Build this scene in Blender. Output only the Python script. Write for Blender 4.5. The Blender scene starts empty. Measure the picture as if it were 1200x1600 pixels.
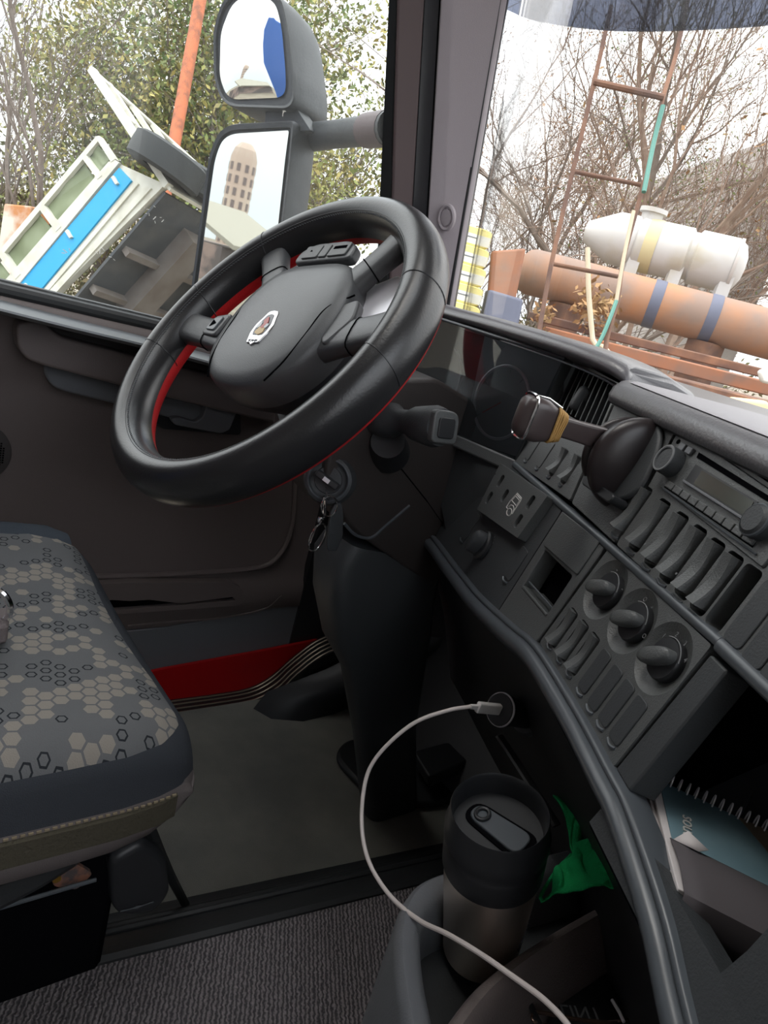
import bpy, bmesh, math, random
from mathutils import Vector as V, Matrix, noise
R = math.radians
S = bpy.context.scene
COL = S.collection
rnd = random.Random(7)

# ------------------------------------------------------------------ camera
YAW, PIT, ROL, FPX = R(49.5), R(17.5), R(15.5), 1120.0
fw = V((-math.sin(YAW)*math.cos(PIT), math.cos(YAW)*math.cos(PIT), -math.sin(PIT)))
r0 = V((math.cos(YAW), math.sin(YAW), 0)); u0 = r0.cross(fw)
cr = r0*math.cos(ROL) + u0*math.sin(ROL)
cu = -r0*math.sin(ROL) + u0*math.cos(ROL)
CAM = V((0.787, -0.420, 0.883))
cd = bpy.data.cameras.new('camera'); co = bpy.data.objects.new('camera', cd); COL.objects.link(co)
co.matrix_world = Matrix(((cr.x, cu.x, -fw.x, CAM.x), (cr.y, cu.y, -fw.y, CAM.y), (cr.z, cu.z, -fw.z, CAM.z), (0, 0, 0, 1)))
cd.sensor_fit = 'VERTICAL'; cd.sensor_height = 36.0; cd.lens = FPX/1600*36.0
cd.clip_start = 0.02; cd.clip_end = 600
S.camera = co

def ray(px, py): return fw + cr*((px-600)/FPX) - cu*((py-800)/FPX)
def at(px, py, t): return CAM + ray(px, py)*t
def on(px, py, P, n):
    d = ray(px, py); return CAM + d*((V(P)-CAM).dot(n)/d.dot(n))
def onx(px, py, x): return on(px, py, (x, 0, 0), V((1, 0, 0)))
def ony(px, py, y): return on(px, py, (0, y, 0), V((0, 1, 0)))
def onz(px, py, z): return on(px, py, (0, 0, z), V((0, 0, 1)))

# ------------------------------------------------------------------ world, light, exposure
SKY = 3.0
EXPO = 0.42
S.view_settings.view_transform = 'Standard'; S.view_settings.look = 'None'
S.view_settings.gamma = 1; S.view_settings.use_curve_mapping = False
S.view_settings.exposure = EXPO
w = bpy.data.worlds.new('sky'); S.world = w; w.use_nodes = True
nt = w.node_tree; N = nt.nodes; L = nt.links
bg = N['Background']
tc = N.new('ShaderNodeTexCoord'); mp = N.new('ShaderNodeMapping'); mp.inputs['Scale'].default_value = (1.2, 1.2, 4)
nz = N.new('ShaderNodeTexNoise'); nz.inputs['Scale'].default_value = 1.6; nz.inputs['Detail'].default_value = 5
rp = N.new('ShaderNodeValToRGB')
rp.color_ramp.elements[0].position = .38; rp.color_ramp.elements[0].color = (.80, .87, .95, 1)
rp.color_ramp.elements[1].position = .56; rp.color_ramp.elements[1].color = (.95, .96, .98, 1)
L.new(tc.outputs['Generated'], mp.inputs['Vector']); L.new(mp.outputs['Vector'], nz.inputs['Vector'])
L.new(nz.outputs['Fac'], rp.inputs['Fac']); L.new(rp.outputs['Color'], bg.inputs['Color'])
# overcast sky: brighter overhead than at the horizon
sz = N.new('ShaderNodeSeparateXYZ'); L.new(tc.outputs['Generated'], sz.inputs[0])
mx0 = N.new('ShaderNodeMath'); mx0.operation = 'MAXIMUM'; L.new(sz.outputs[2], mx0.inputs[0]); mx0.inputs[1].default_value = 0
mx1 = N.new('ShaderNodeMath'); mx1.operation = 'MULTIPLY_ADD'; L.new(mx0.outputs[0], mx1.inputs[0]); mx1.inputs[1].default_value = .85*SKY; mx1.inputs[2].default_value = .48*SKY
L.new(mx1.outputs[0], bg.inputs['Strength'])
sd = bpy.data.lights.new('sun', 'SUN'); sd.energy = 1.2; sd.angle = R(25); sd.color = (1, .96, .9)
so = bpy.data.objects.new('sun', sd); COL.objects.link(so)
so.rotation_euler = V((.55, .45, -1)).to_track_quat('-Z', 'Y').to_euler()

# ------------------------------------------------------------------ materials
KI = 1.4      # interior plastics and fabrics
def mat(name, col, rough=.5, metal=0, bump=None, var=None, spec=.5, coat=0, bscale2=None, trans=None, alpha=None):
    """var=(scale, other colour, contrast lo, hi) mottles; bump=(scale, strength)"""
    if max(col) < .3 and not metal and col[0] > .005:
        col = tuple(c*KI for c in col)
        if var: var = (var[0], tuple(c*KI for c in var[1]), var[2], var[3])
    m = bpy.data.materials.new(name); m.use_nodes = True
    n = m.node_tree.nodes; l = m.node_tree.links; b = n['Principled BSDF']
    b.inputs['Base Color'].default_value = (*col, 1); b.inputs['Roughness'].default_value = rough
    b.inputs['Metallic'].default_value = metal; b.inputs['Specular IOR Level'].default_value = spec
    b.inputs['Coat Weight'].default_value = coat
    t = n.new('ShaderNodeTexCoord')
    if var:
        q = n.new('ShaderNodeTexNoise'); q.inputs['Scale'].default_value = var[0]; q.inputs['Detail'].default_value = 6
        c = n.new('ShaderNodeValToRGB')
        c.color_ramp.elements[0].position = var[2]; c.color_ramp.elements[1].position = var[3]
        c.color_ramp.elements[0].color = (*col, 1); c.color_ramp.elements[1].color = (*var[1], 1)
        l.new(t.outputs['Object'], q.inputs['Vector']); l.new(q.outputs['Fac'], c.inputs['Fac']); l.new(c.outputs['Color'], b.inputs['Base Color'])
    if bump:
        q = n.new('ShaderNodeTexNoise'); q.inputs['Scale'].default_value = bump[0]; q.inputs['Detail'].default_value = 3
        d = n.new('ShaderNodeBump'); d.inputs['Strength'].default_value = bump[1]; d.inputs['Distance'].default_value = .002
        l.new(t.outputs['Object'], q.inputs['Vector']); l.new(q.outputs['Fac'], d.inputs['Height']); l.new(d.outputs['Normal'], b.inputs['Normal'])
    return m

M = {}
M['dash'] = mat('dash_plastic', (.062, .066, .067), .42, bump=(700, .25))
M['dash_dark'] = mat('dark_plastic', (.030, .033, .036), .55, bump=(600, .2))
M['black'] = mat('black_plastic', (.013, .014, .016), .45)
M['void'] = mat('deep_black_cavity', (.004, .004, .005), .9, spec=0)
M['trim'] = mat('satin_trim', (.055, .062, .070), .3)
M['pad'] = mat('dash_pad_grain', (.085, .083, .090), .34, bump=(330, .22), spec=.7)
M['leather'] = mat('black_leather', (.012, .012, .013), .30, bump=(420, .10))
M['shroud'] = mat('column_shroud_plastic', (.030, .026, .025), .42, bump=(600, .2))
M['pad_glare'] = mat('dash_top_glare', (.24, .235, .255), .5, bump=(330, .15))  # lighter copy of the pad colour, carries the windscreen glare
M['red_leather'] = mat('red_leather', (.50, .012, .015), .45, bump=(420, .3))
M['hub'] = mat('hub_plastic', (.050, .052, .055), .36, bump=(900, .2))
M['gloss'] = mat('gloss_black', (.02, .02, .022), .18)
M['silver'] = mat('satin_silver_plastic', (.80, .79, .84), .3, .3)
M['chrome'] = mat('chrome', (.75, .75, .76), .12, 1)
M['steel'] = mat('brushed_steel', (.78, .70, .62), .36, 1, bump=(300, .08))
M['door'] = mat('door_plastic', (.105, .087, .084), .42, bump=(500, .25))
M['door_dark'] = mat('door_dark_plastic', (.035, .031, .031), .6, bump=(500, .25))
M['door_blue'] = mat('door_insert', (.095, .100, .110), .5, bump=(600, .2))
M['pillar'] = mat('pillar_cover_grey', (.40, .36, .39), .6, bump=(500, .15))
M['headliner'] = mat('headliner_light', (.42, .40, .38), .9)
M['pillar_dark'] = mat('pillar_dark', (.07, .05, .052), .6)
M['rubber'] = mat('rubber', (.012, .013, .014), .5, bump=(200, .1))
M['red_paint'] = mat('red_body_paint', (.42, .006, .008), .35)
M['white_mark'] = mat('white_marking', (.62, .62, .60), .6)
M['grey_mark'] = mat('grey_marking', (.12, .125, .13), .6)
M['carpet'] = mat('floor_carpet', (.13, .13, .118), .95, bump=(900, .9), var=(9, (.18, .175, .155), .35, .7), spec=.1)
M['cable'] = mat('white_cable', (.62, .56, .54), .45)
M['plug'] = mat('plug_white', (.7, .68, .68), .4)
M['green'] = mat('green_cloth', (.008, .17, .055), .95, bump=(500, .8), var=(30, (.012, .25, .08), .3, .7), spec=.1)
M['paper'] = mat('paper', (.62, .58, .58), .85)
M['rope'] = mat('rubber_band_tan', (.40, .23, .07), .7, bump=(300, .6))
M['sun_yellow'] = mat('brass_spot', (.8, .5, .1), .3, 1)
M['rustbrown'] = mat('rusted_bracket', (.18, .08, .05), .8, var=(90, (.05, .04, .04), .4, .6))

def node_mat(name):
    m = bpy.data.materials.new(name); m.use_nodes = True
    return m, m.node_tree.nodes, m.node_tree.links, m.node_tree.nodes['Principled BSDF']

def math_node(n, l, op, a, b=None, c=None):
    q = n.new('ShaderNodeMath'); q.operation = op
    for i, v in enumerate((a, b, c)):
        if v is None: continue
        if isinstance(v, (int, float)): q.inputs[i].default_value = v
        else: l.new(v, q.inputs[i])
    return q.outputs[0]

def vmath(n, l, op, a, b=None):
    q = n.new('ShaderNodeVectorMath'); q.operation = op
    for i, v in enumerate((a, b)):
        if v is None: continue
        if isinstance(v, tuple): q.inputs[i].default_value = v
        else: l.new(v, q.inputs[i])
    return q

def mixc(n, l, fac, a, b):
    q = n.new('ShaderNodeMix'); q.data_type = 'RGBA'
    if isinstance(fac, (int, float)): q.inputs[0].default_value = fac
    else: l.new(fac, q.inputs[0])
    for i, v in ((6, a), (7, b)):
        if isinstance(v, tuple): q.inputs[i].default_value = (*v, 1) if len(v) == 3 else v
        else: l.new(v, q.inputs[i])
    return q.outputs[2]

def seat_fabric():
    m, n, l, b = node_mat('seat_fabric_hexagons')
    t = n.new('ShaderNodeTexCoord'); mp = n.new('ShaderNodeMapping')
    mp.inputs['Scale'].default_value = (68, 68, 0); mp.inputs['Rotation'].default_value = (0, 0, R(12))
    l.new(t.outputs['Object'], mp.inputs['Vector']); p = mp.outputs['Vector']
    r3 = (1, 1.7320508, 1); h = (.5, .8660254, 0)
    def cell(src):
        a = vmath(n, l, 'DIVIDE', src, r3); fl = vmath(n, l, 'FLOOR', a.outputs[0])
        return vmath(n, l, 'SUBTRACT', src, vmath(n, l, 'MULTIPLY', fl.outputs[0], r3).outputs[0]).outputs[0]
    A = vmath(n, l, 'SUBTRACT', cell(p), h).outputs[0]
    B = vmath(n, l, 'SUBTRACT', cell(vmath(n, l, 'SUBTRACT', p, h).outputs[0]), h).outputs[0]
    la = vmath(n, l, 'LENGTH', A).outputs['Value']; lb = vmath(n, l, 'LENGTH', B).outputs['Value']
    sel = math_node(n, l, 'LESS_THAN', la, lb)
    mx = n.new('ShaderNodeMix'); mx.data_type = 'VECTOR'; l.new(sel, mx.inputs[0]); l.new(B, mx.inputs[4]); l.new(A, mx.inputs[5])
    g = mx.outputs[1]
    idv = vmath(n, l, 'SNAP', vmath(n, l, 'ADD', vmath(n, l, 'SUBTRACT', p, g).outputs[0], (.01, .01, .01)).outputs[0], (.05, .05, .05)).outputs[0]
    ab = vmath(n, l, 'ABSOLUTE', g).outputs[0]
    d1 = vmath(n, l, 'DOT_PRODUCT', ab, (.5, .8660254, 0)).outputs['Value']
    sx = n.new('ShaderNodeSeparateXYZ'); l.new(ab, sx.inputs[0])
    hd = math_node(n, l, 'MAXIMUM', d1, sx.outputs[0])
    inside = math_node(n, l, 'LESS_THAN', hd, .43)
    ring = math_node(n, l, 'MULTIPLY', math_node(n, l, 'LESS_THAN', hd, .33), math_node(n, l, 'GREATER_THAN', hd, .23))
    wn = n.new('ShaderNodeTexWhiteNoise'); wn.noise_dimensions = '2D'; l.new(idv, wn.inputs['Vector'])
    cl = n.new('ShaderNodeTexNoise'); cl.inputs['Scale'].default_value = .30; cl.inputs['Detail'].default_value = 1; l.new(idv, cl.inputs['Vector'])
    v = math_node(n, l, 'ADD', cl.outputs['Fac'], math_node(n, l, 'MULTIPLY', math_node(n, l, 'SUBTRACT', wn.outputs['Value'], .5), .16))
    full = math_node(n, l, 'GREATER_THAN', v, .53)
    out = math_node(n, l, 'LESS_THAN', v, .43)
    fA = math_node(n, l, 'MULTIPLY', inside, full); fB = math_node(n, l, 'MULTIPLY', ring, out)
    c1 = mixc(n, l, fA, (.115, .118, .122), (.225, .205, .18))
    c2 = mixc(n, l, fB, c1, (.022, .024, .028))
    so_ = n.new('ShaderNodeSeparateXYZ'); l.new(t.outputs['Object'], so_.inputs[0]); zz = so_.outputs[2]
    c2 = mixc(n, l, math_node(n, l, 'LESS_THAN', zz, .489), c2, (.042, .046, .054))
    c2 = mixc(n, l, math_node(n, l, 'LESS_THAN', zz, .442), c2, (.155, .135, .132))
    l.new(c2, b.inputs['Base Color']); b.inputs['Roughness'].default_value = .95; b.inputs['Specular IOR Level'].default_value = .1
    q = n.new('ShaderNodeTexNoise'); q.inputs['Scale'].default_value = 900
    d = n.new('ShaderNodeBump'); d.inputs['Strength'].default_value = .6; d.inputs['Distance'].default_value = .001
    l.new(t.outputs['Object'], q.inputs['Vector']); l.new(q.outputs['Fac'], d.inputs['Height']); l.new(d.outputs['Normal'], b.inputs['Normal'])
    return m
M['seat'] = seat_fabric()
M['seat_side'] = mat('seat_side_fabric', (.115, .098, .098), .95, bump=(900, .6), spec=.1)
M['seat_dark'] = mat('seat_dark_fabric', (.036, .043, .053), .95, bump=(900, .6), spec=.1)
M['seat_band'] = mat('seat_ribbed_band', (.050, .045, .033), .95, bump=(260, 1), spec=.1)
M['thread'] = mat('tan_thread', (.16, .13, .085), .9)

def ribbed(name, c1, c2, scale, ang):
    m, n, l, b = node_mat(name)
    t = n.new('ShaderNodeTexCoord'); mp = n.new('ShaderNodeMapping'); mp.inputs['Rotation'].default_value = (0, 0, ang)
    l.new(t.outputs['Object'], mp.inputs['Vector'])
    wv = n.new('ShaderNodeTexWave'); wv.inputs['Scale'].default_value = scale; wv.inputs['Distortion'].default_value = 4.5
    wv.inputs['Detail'].default_value = 3; wv.inputs['Detail Scale'].default_value = 3
    l.new(mp.outputs['Vector'], wv.inputs['Vector'])
    q = n.new('ShaderNodeTexNoise'); q.inputs['Scale'].default_value = 420; l.new(t.outputs['Object'], q.inputs['Vector'])
    f = math_node(n, l, 'MULTIPLY', wv.outputs['Fac'], math_node(n, l, 'ADD', q.outputs['Fac'], .25))
    l.new(mixc(n, l, f, c1, c2), b.inputs['Base Color'])
    b.inputs['Roughness'].default_value = .95; b.inputs['Specular IOR Level'].default_value = .1
    d = n.new('ShaderNodeBump'); d.inputs['Strength'].default_value = .9; d.inputs['Distance'].default_value = .002
    l.new(f, d.inputs['Height']); l.new(d.outputs['Normal'], b.inputs['Normal'])
    return m
M['ribcarpet'] = ribbed('ribbed_carpet', (.06, .056, .060), (.29, .26, .265), 62, math.atan2(-.046, .026))

def glass(name, dust, tint=(1, 1, 1), gloss=.08, dustcol=(.75, .76, .74)):
    m = bpy.data.materials.new(name); m.use_nodes = True
    n = m.node_tree.nodes; l = m.node_tree.links; n.remove(n['Principled BSDF']); o = n['Material Output']
    tr = n.new('ShaderNodeBsdfTransparent'); tr.inputs[0].default_value = (*tint, 1)
    gl = n.new('ShaderNodeBsdfGlossy'); gl.inputs['Roughness'].default_value = .02
    df = n.new('ShaderNodeBsdfDiffuse'); df.inputs[0].default_value = (*dustcol, 1)
    fr = n.new('ShaderNodeFresnel'); fr.inputs[0].default_value = 1.35
    m1 = n.new('ShaderNodeMixShader'); m2 = n.new('ShaderNodeMixShader')
    l.new(math_node(n, l, 'MULTIPLY', fr.outputs[0], gloss*10), m1.inputs[0]); l.new(tr.outputs[0], m1.inputs[1]); l.new(gl.outputs[0], m1.inputs[2])
    t = n.new('ShaderNodeTexCoord')
    q = n.new('ShaderNodeTexNoise'); q.inputs['Scale'].default_value = 9; q.inputs['Detail'].default_value = 8; l.new(t.outputs['Object'], q.inputs['Vector'])
    s = n.new('ShaderNodeTexVoronoi'); s.inputs['Scale'].default_value = 60; l.new(t.outputs['Object'], s.inputs['Vector'])
    sp = math_node(n, l, 'LESS_THAN', s.outputs['Distance'], .035)
    f = math_node(n, l, 'ADD', math_node(n, l, 'MULTIPLY', q.outputs['Fac'], dust), math_node(n, l, 'MULTIPLY', sp, dust*3))
    l.new(f, m2.inputs[0]); l.new(m1.outputs[0], m2.inputs[1]); l.new(df.outputs[0], m2.inputs[2]); l.new(m2.outputs[0], o.inputs[0])
    return m
M['side_glass'] = glass('side_window_glass', .045, (.97, .98, .97))
M['screen_glass'] = glass('windscreen_glass', .03, (.98, .97, .95))
M['visor'] = glass('smoked_visor', .14, (.30, .32, .38), .03)
M['cluster_glass'] = glass('instrument_glass', .06, (.75, .78, .80), .13, (.35, .4, .45))

# ------------------------------------------------------------------ mesh helpers
OFF = {}
class MB:
    def __init__(s): s.v = []; s.f = []
    def add(s, vs, fs):
        k = len(s.v); s.v += [V(p) for p in vs]; s.f += [[i+k for i in f] for f in fs]; return s
    def prism(s, loop, vec):
        loop = [V(p) for p in loop]; n = len(loop); vec = V(vec)
        s.add(loop + [p+vec for p in loop], [list(range(n))[::-1], [n+i for i in range(n)]] + [[i, (i+1) % n, n+(i+1) % n, n+i] for i in range(n)]); return s
    def box(s, c, a, b, d):
        c, a, b, d = V(c), V(a), V(b), V(d)
        return s.prism([c-a-b-d, c+a-b-d, c+a+b-d, c-a+b-d], 2*d)
    def abox(s, x0, x1, y0, y1, z0, z1):
        return s.prism([(x0, y0, z0), (x1, y0, z0), (x1, y1, z0), (x0, y1, z0)], (0, 0, z1-z0))
    def loft(s, rings, closed=True, caps=True):
        n = len(rings[0]); k = len(rings); vs = [p for r in rings for p in r]; fs = []
        for j in range(k-1):
            for i in range(n if closed else n-1):
                i2 = (i+1) % n; fs.append([j*n+i, j*n+i2, (j+1)*n+i2, (j+1)*n+i])
        if caps and closed: fs += [list(range(n))[::-1], [(k-1)*n+i for i in range(n)]]
        return s.add(vs, fs)
    def tube(s, path, r, n=10, caps=True, loop=False, flat=1.0, up=None):
        path = [V(p) for p in path]; k = len(path); rings = []; prev = None
        for i, p in enumerate(path):
            if loop: t = path[(i+1) % k]-path[i-1]
            else: t = path[min(i+1, k-1)]-path[max(i-1, 0)]
            t = t.normalized() if t.length > 1e-9 else V((0, 0, 1))
            if prev is None:
                ref = V(up) if up else (V((0, 0, 1)) if abs(t.z) < .9 else V((1, 0, 0)))
                prev = (ref - t*ref.dot(t)).normalized()
            else:
                q = prev - t*prev.dot(t); prev = q.normalized() if q.length > 1e-6 else prev
            b = t.cross(prev); rr = r[i] if isinstance(r, (list, tuple)) else r
            rings.append([p + prev*math.cos(a)*rr*flat + b*math.sin(a)*rr for a in [2*math.pi*j/n for j in range(n)]])
        if loop: rings.append(rings[0]); caps = False
        return s.loft(rings, True, caps)
    def lathe(s, prof, o, ax, n=32, ref=None, caps=True, sc=(1, 1)):
        o, ax = V(o), V(ax).normalized(); ref = V(ref) if ref else (V((1, 0, 0)) if abs(ax.x) < .9 else V((0, 1, 0)))
        a = (ref-ax*ref.dot(ax)).normalized(); b = ax.cross(a)
        return s.loft([[o+ax*h+a*math.cos(t)*r*sc[0]+b*math.sin(t)*r*sc[1] for t in [2*math.pi*j/n for j in range(n)]] for r, h in prof], True, caps)
    def grid(s, fn, nu, nv):
        vs = [fn(i/nu, j/nv) for j in range(nv+1) for i in range(nu+1)]
        return s.add(vs, [[j*(nu+1)+i, j*(nu+1)+i+1, (j+1)*(nu+1)+i+1, (j+1)*(nu+1)+i] for j in range(nv) for i in range(nu)])
    def build(s, name, m, parent=None, bevel=0, seg=2, ang=35, sub=0, solid=0, off=None, cut=None):
        me = bpy.data.meshes.new(name); 
        o = bpy.data.objects.new(name, me); COL.objects.link(o)
        if parent is not None: off = OFF[parent.name]
        elif off is None:
            xs = [p.x for p in s.v]; ys = [p.y for p in s.v]; zs = [p.z for p in s.v]
            off = V(((min(xs)+max(xs))/2, (min(ys)+max(ys))/2, min(zs)))
        OFF[o.name] = off
        me.from_pydata([p-off for p in s.v], [], s.f)
        bm = bmesh.new(); bm.from_mesh(me); bmesh.ops.remove_doubles(bm, verts=bm.verts, dist=1e-6)
        bmesh.ops.recalc_face_normals(bm, faces=bm.faces); bm.to_mesh(me); bm.free()
        ms = m if isinstance(m, (list, tuple)) else [m]
        for q in ms: me.materials.append(M[q] if isinstance(q, str) else q)
        if parent is not None: o.parent = parent
        else: o.location = off
        if cut:
            cb = MB()
            tmp = []
            for c in cut:
                q = c.build('cutter', m if not isinstance(m, (list, tuple)) else m[0], off=off); q.location = o.matrix_basis.translation if parent is None else (0, 0, 0)
                tmp.append(q)
            # cutters are only boolean operands, removed straight away
            par = o.parent; o.parent = None
            for q in tmp:
                md = o.modifiers.new('b', 'BOOLEAN'); md.operation = 'DIFFERENCE'; md.object = q; md.solver = 'EXACT'
            bpy.context.view_layer.update()
            dg = bpy.context.evaluated_depsgraph_get()
            nm = bpy.data.meshes.new_from_object(o.evaluated_get(dg))
            o.modifiers.clear(); o.data = nm; nm.name = name; bpy.data.meshes.remove(me); me = nm
            for q in tmp:
                qm = q.data; bpy.data.objects.remove(q); bpy.data.meshes.remove(qm)
            o.parent = par
        for p in me.polygons: p.use_smooth = True
        me.set_sharp_from_angle(angle=R(ang))
        if solid: md = o.modifiers.new('s', 'SOLIDIFY'); md.thickness = solid; md.offset = 0
        if bevel:
            md = o.modifiers.new('bev', 'BEVEL'); md.width = bevel; md.segments = seg; md.limit_method = 'ANGLE'; md.angle_limit = R(40); md.harden_normals = False
        if sub: md = o.modifiers.new('sub', 'SUBSURF'); md.levels = sub; md.render_levels = sub
        return o

def rloop(pts, r, seg=5):
    """round the corners of a 3D loop"""
    pts = [V(p) for p in pts]; n = len(pts); out = []
    for i in range(n):
        p, a, b = pts[i], pts[i-1], pts[(i+1) % n]; rr = r[i] if isinstance(r, (list, tuple)) else r
        if rr <= 0: out.append(p); continue
        da, db = (a-p), (b-p); ra = min(rr, da.length*.49); rb = min(rr, db.length*.49)
        A = p+da.normalized()*ra; B = p+db.normalized()*rb
        for k in range(seg+1):
            t = k/seg; out.append(A*(1-t)**2 + p*2*t*(1-t) + B*t*t)
    return out

def smooth(pts, k=8):
    pts = [V(p) for p in pts]; P = [pts[0]*2-pts[1]]+pts+[pts[-1]*2-pts[-2]]; out = []
    for i in range(1, len(P)-2):
        for j in range(k):
            t = j/k; a, b, c, d = P[i-1:i+3]
            out.append(.5*((2*b)+(c-a)*t+(2*a-5*b+4*c-d)*t*t+(3*b-a-3*c+d)*t**3))
    return out+[pts[-1]]

def empty(name, loc, label=None, cat=None, group=None):
    o = bpy.data.objects.new(name, None); COL.objects.link(o); o.location = loc; o.empty_display_size = .05; OFF[o.name] = V(loc)
    if label: o['label'] = label; o['category'] = cat
    if group: o['group'] = group
    return o
def tag(o, label, cat, group=None, kind=None):
    o['label'] = label; o['category'] = cat
    if group: o['group'] = group
    if kind: o['kind'] = kind
    return o
def struct(o, label=None):
    o['kind'] = 'structure'
    if label: o['label'] = label; o['category'] = 'setting'
    return o
def text_mesh(txt, size, origin, ux, uy, m, parent, name='lettering', depth=.0003, shear=0, align='CENTER'):
    """flat lettering as a mesh; ux, uy unit vectors of the surface"""
    c = bpy.data.curves.new('t', 'FONT'); c.body = txt; c.size = size; c.align_x = align; c.align_y = 'CENTER'; c.extrude = depth; c.shear = shear
    o = bpy.data.objects.new('t', c); COL.objects.link(o); bpy.context.view_layer.update()
    me = bpy.data.meshes.new_from_object(o.evaluated_get(bpy.context.evaluated_depsgraph_get())); bpy.data.objects.remove(o); bpy.data.curves.remove(c)
    ux, uy = V(ux).normalized(), V(uy).normalized(); uz = ux.cross(uy)
    off = OFF[parent.name]
    for v in me.vertices: q = v.co.copy(); v.co = V(origin)+ux*q.x+uy*q.y+uz*q.z-off
    me.materials.clear(); me.materials.append(M[m] if isinstance(m, str) else m)
    r = bpy.data.objects.new(name, me); COL.objects.link(r); r.parent = parent; OFF[r.name] = off
    return r

# ================================================================== STRUCTURE
ZF, ZT = -.06, .12                    # driver's floor, engine tunnel top
# driver floor
f = MB().prism([(-.375, -1.3, ZF-.03), (.40, -1.3, ZF-.03), (.40, .82, ZF-.03), (-.375, .82, ZF-.03)], (0, 0, .03))
floor = struct(f.build('floor', 'carpet'))
tun_path = [onz(px, py, ZT) for px, py in ((-260, 1612), (0, 1543), (200, 1490), (400, 1432), (560, 1392), (700, 1372))]
td = (tun_path[-1]-tun_path[0]).normalized()
lo = [V((tun_path[0].x, tun_path[0].y, ZT))-td*.9] + tun_path + [tun_path[-1]+td*.60]
f = MB().prism([(p.x, p.y, ZF-.03) for p in lo]+[(1.5, lo[-1].y, ZF-.03), (1.5, lo[0].y, ZF-.03)], (0, 0, ZT-ZF+.03))
struct(f.build('floor', 'ribcarpet'))
# step strip between floor and tunnel
edge = [onz(px, py, ZF) for px, py in ((270, 1412), (690, 1322))]
ed = (edge[1]-edge[0]).normalized(); a0 = edge[0]-ed*.9; a1 = edge[1]+ed*.35
t0, t1 = tun_path[0]-td*.35, tun_path[-1]+td*.25
rings = []
for k in range(13):
    q = k/12; A = a0.lerp(a1, q); B = t0.lerp(t1, q)
    prof = [(0, 0), (.02, .012), (.10, .018), (.28, .05), (.42, .085), (.62, .135), (.82, .172), (.97, .186), (1.0, .183), (1.02, .16)]
    rings.append([V((A.x+(B.x-A.x)*s, A.y+(B.y-A.y)*s, ZF+z)) for s, z in prof]+[V((A.x+(B.x-A.x)*.5, A.y+(B.y-A.y)*.5, ZF-.02))])
struct(MB().loft(rings).build('trim_1', 'rubber'))
# raised ribs along the strip
ribs = MB()
for s, z in ((.36, .072), (.74, .160)):
    ribs.tube([a0.lerp(a1, q/10)*(1-s)+t0.lerp(t1, q/10)*s + V((0, 0, z+0.0*q)) - V((0, 0, (t0.lerp(t1, q/10).z-ZF)*s)) for q in range(11)], .005, 8)
struct(ribs.build('trim_1', 'rubber'))

# front bulkhead, rear wall, roof, passenger side
struct(MB().abox(-.56, 1.5, .82, .86, -.1, .84).build('wall_front', 'black'))
struct(MB().abox(-.56, 1.5, -1.36, -1.30, -.1, 2.05).build('wall_rear', 'headliner'))
HX0, HX1, HY0, HY1 = -.30, .45, -.55, .15      # added roof hatch, unseen, lets top light onto wheel and seat
for bx in ((-.60, 1.56, -1.36, HY0), (-.60, 1.56, HY1, .86), (-.60, HX0, HY0, HY1), (HX1, 1.56, HY0, HY1)):
    struct(MB().abox(*bx, 2.0, 2.05).build('ceiling', 'headliner'))
struct(MB().abox(HX0, HX1, HY0, HY1, 2.03, 2.035).build('added_roof_hatch', 'screen_glass'))
struct(MB().abox(1.5, 1.56, -1.36, -.8, -.1, 2.0).build('wall_right', 'headliner'))
struct(MB().abox(1.5, 1.56, -.8, .62, -.1, .72).build('wall_right', 'door'))
struct(MB().abox(1.5, 1.56, .62, .8, -.1, 2.0).build('wall_right', 'pillar'))
struct(MB().abox(-.56, -.50, .50, .86, -.1, .84).build('wall_left', 'black'))
struct(MB().abox(-.56, -.50, -1.36, -.42, .70, 2.0).build('wall_left', 'pillar'))
struct(MB().abox(-.56, 1.5, .60, .80, 1.92, 2.0).build('trim_2', 'pillar'))

# ------------------------------------------------------------------ driver's door
DX = -.50
M['door_ledge'] = mat('door_ledge_plastic', (.11, .12, .13), .34)
door = empty('door_1', (DX, .0, ZF)); struct(door)
def dloop(pts, x=DX): return [onx(px, py, x) for px, py in pts]
# base skin: swept profile (depth outwards negative)
ys = [-1.0, .55]
prof = [(-.02, .715), (.0, .712), (.012, .705), (.016, .690), (.010, .665), (.004, .640), (.002, .60), (-.012, .585), (-.016, .55), (-.018, .40), (-.020, .20), (-.012, .165), (-.004, .15), (-.002, .10), (-.012, .085), (-.016, .012), (-.05, .010), (-.05, .715)]
belt = lambda y: (.697-.710)/(.049+.203)*(y-.049)-.015
rings = []
for y in [(-1.0+1.56*k/30) for k in range(31)]:
    rings.append([V((DX+dx, y, z + (belt(y) if z > .5 else 0))) for dx, z in prof])
MB().loft(rings).build('door_panel', 'door', door, ang=50)
# window seal on the belt line
MB().tube([V((DX+.002, y, .716+belt(y))) for y in (-1, -.5, 0, .5)], .011, 10).build('window_seal', 'rubber', door)
MB().tube([V((DX-.020, y, .722+belt(y))) for y in (-1, -.5, 0, .5)], .008, 10).build('window_seal', 'rubber', door)
la = smooth([onx(px, py, DX+.010) for px, py in ((-60, 452), (0, 468), (120, 499), (240, 529), (340, 556), (440, 582))], 3); lb_ = smooth([onz(px, py, onx(px, py-22, DX+.010).z-.002) for px, py in ((-60, 474-8), (0, 482), (120, 512), (240, 541), (340, 568), (440, 593))], 3)
dl = (la[1]-la[0]).normalized()*.85; la = [la[0]-dl]+la; lb_ = [lb_[0]-dl]+lb_
MB().loft([[a-V((.02, 0, .01)), a-V((.004, 0, -.001)), a, b, b-V((-.001, 0, .003)), b-V((.015, 0, .010))] for a, b in zip(la, lb_)]).build('ledge', 'door_ledge', door, ang=50)
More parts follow.
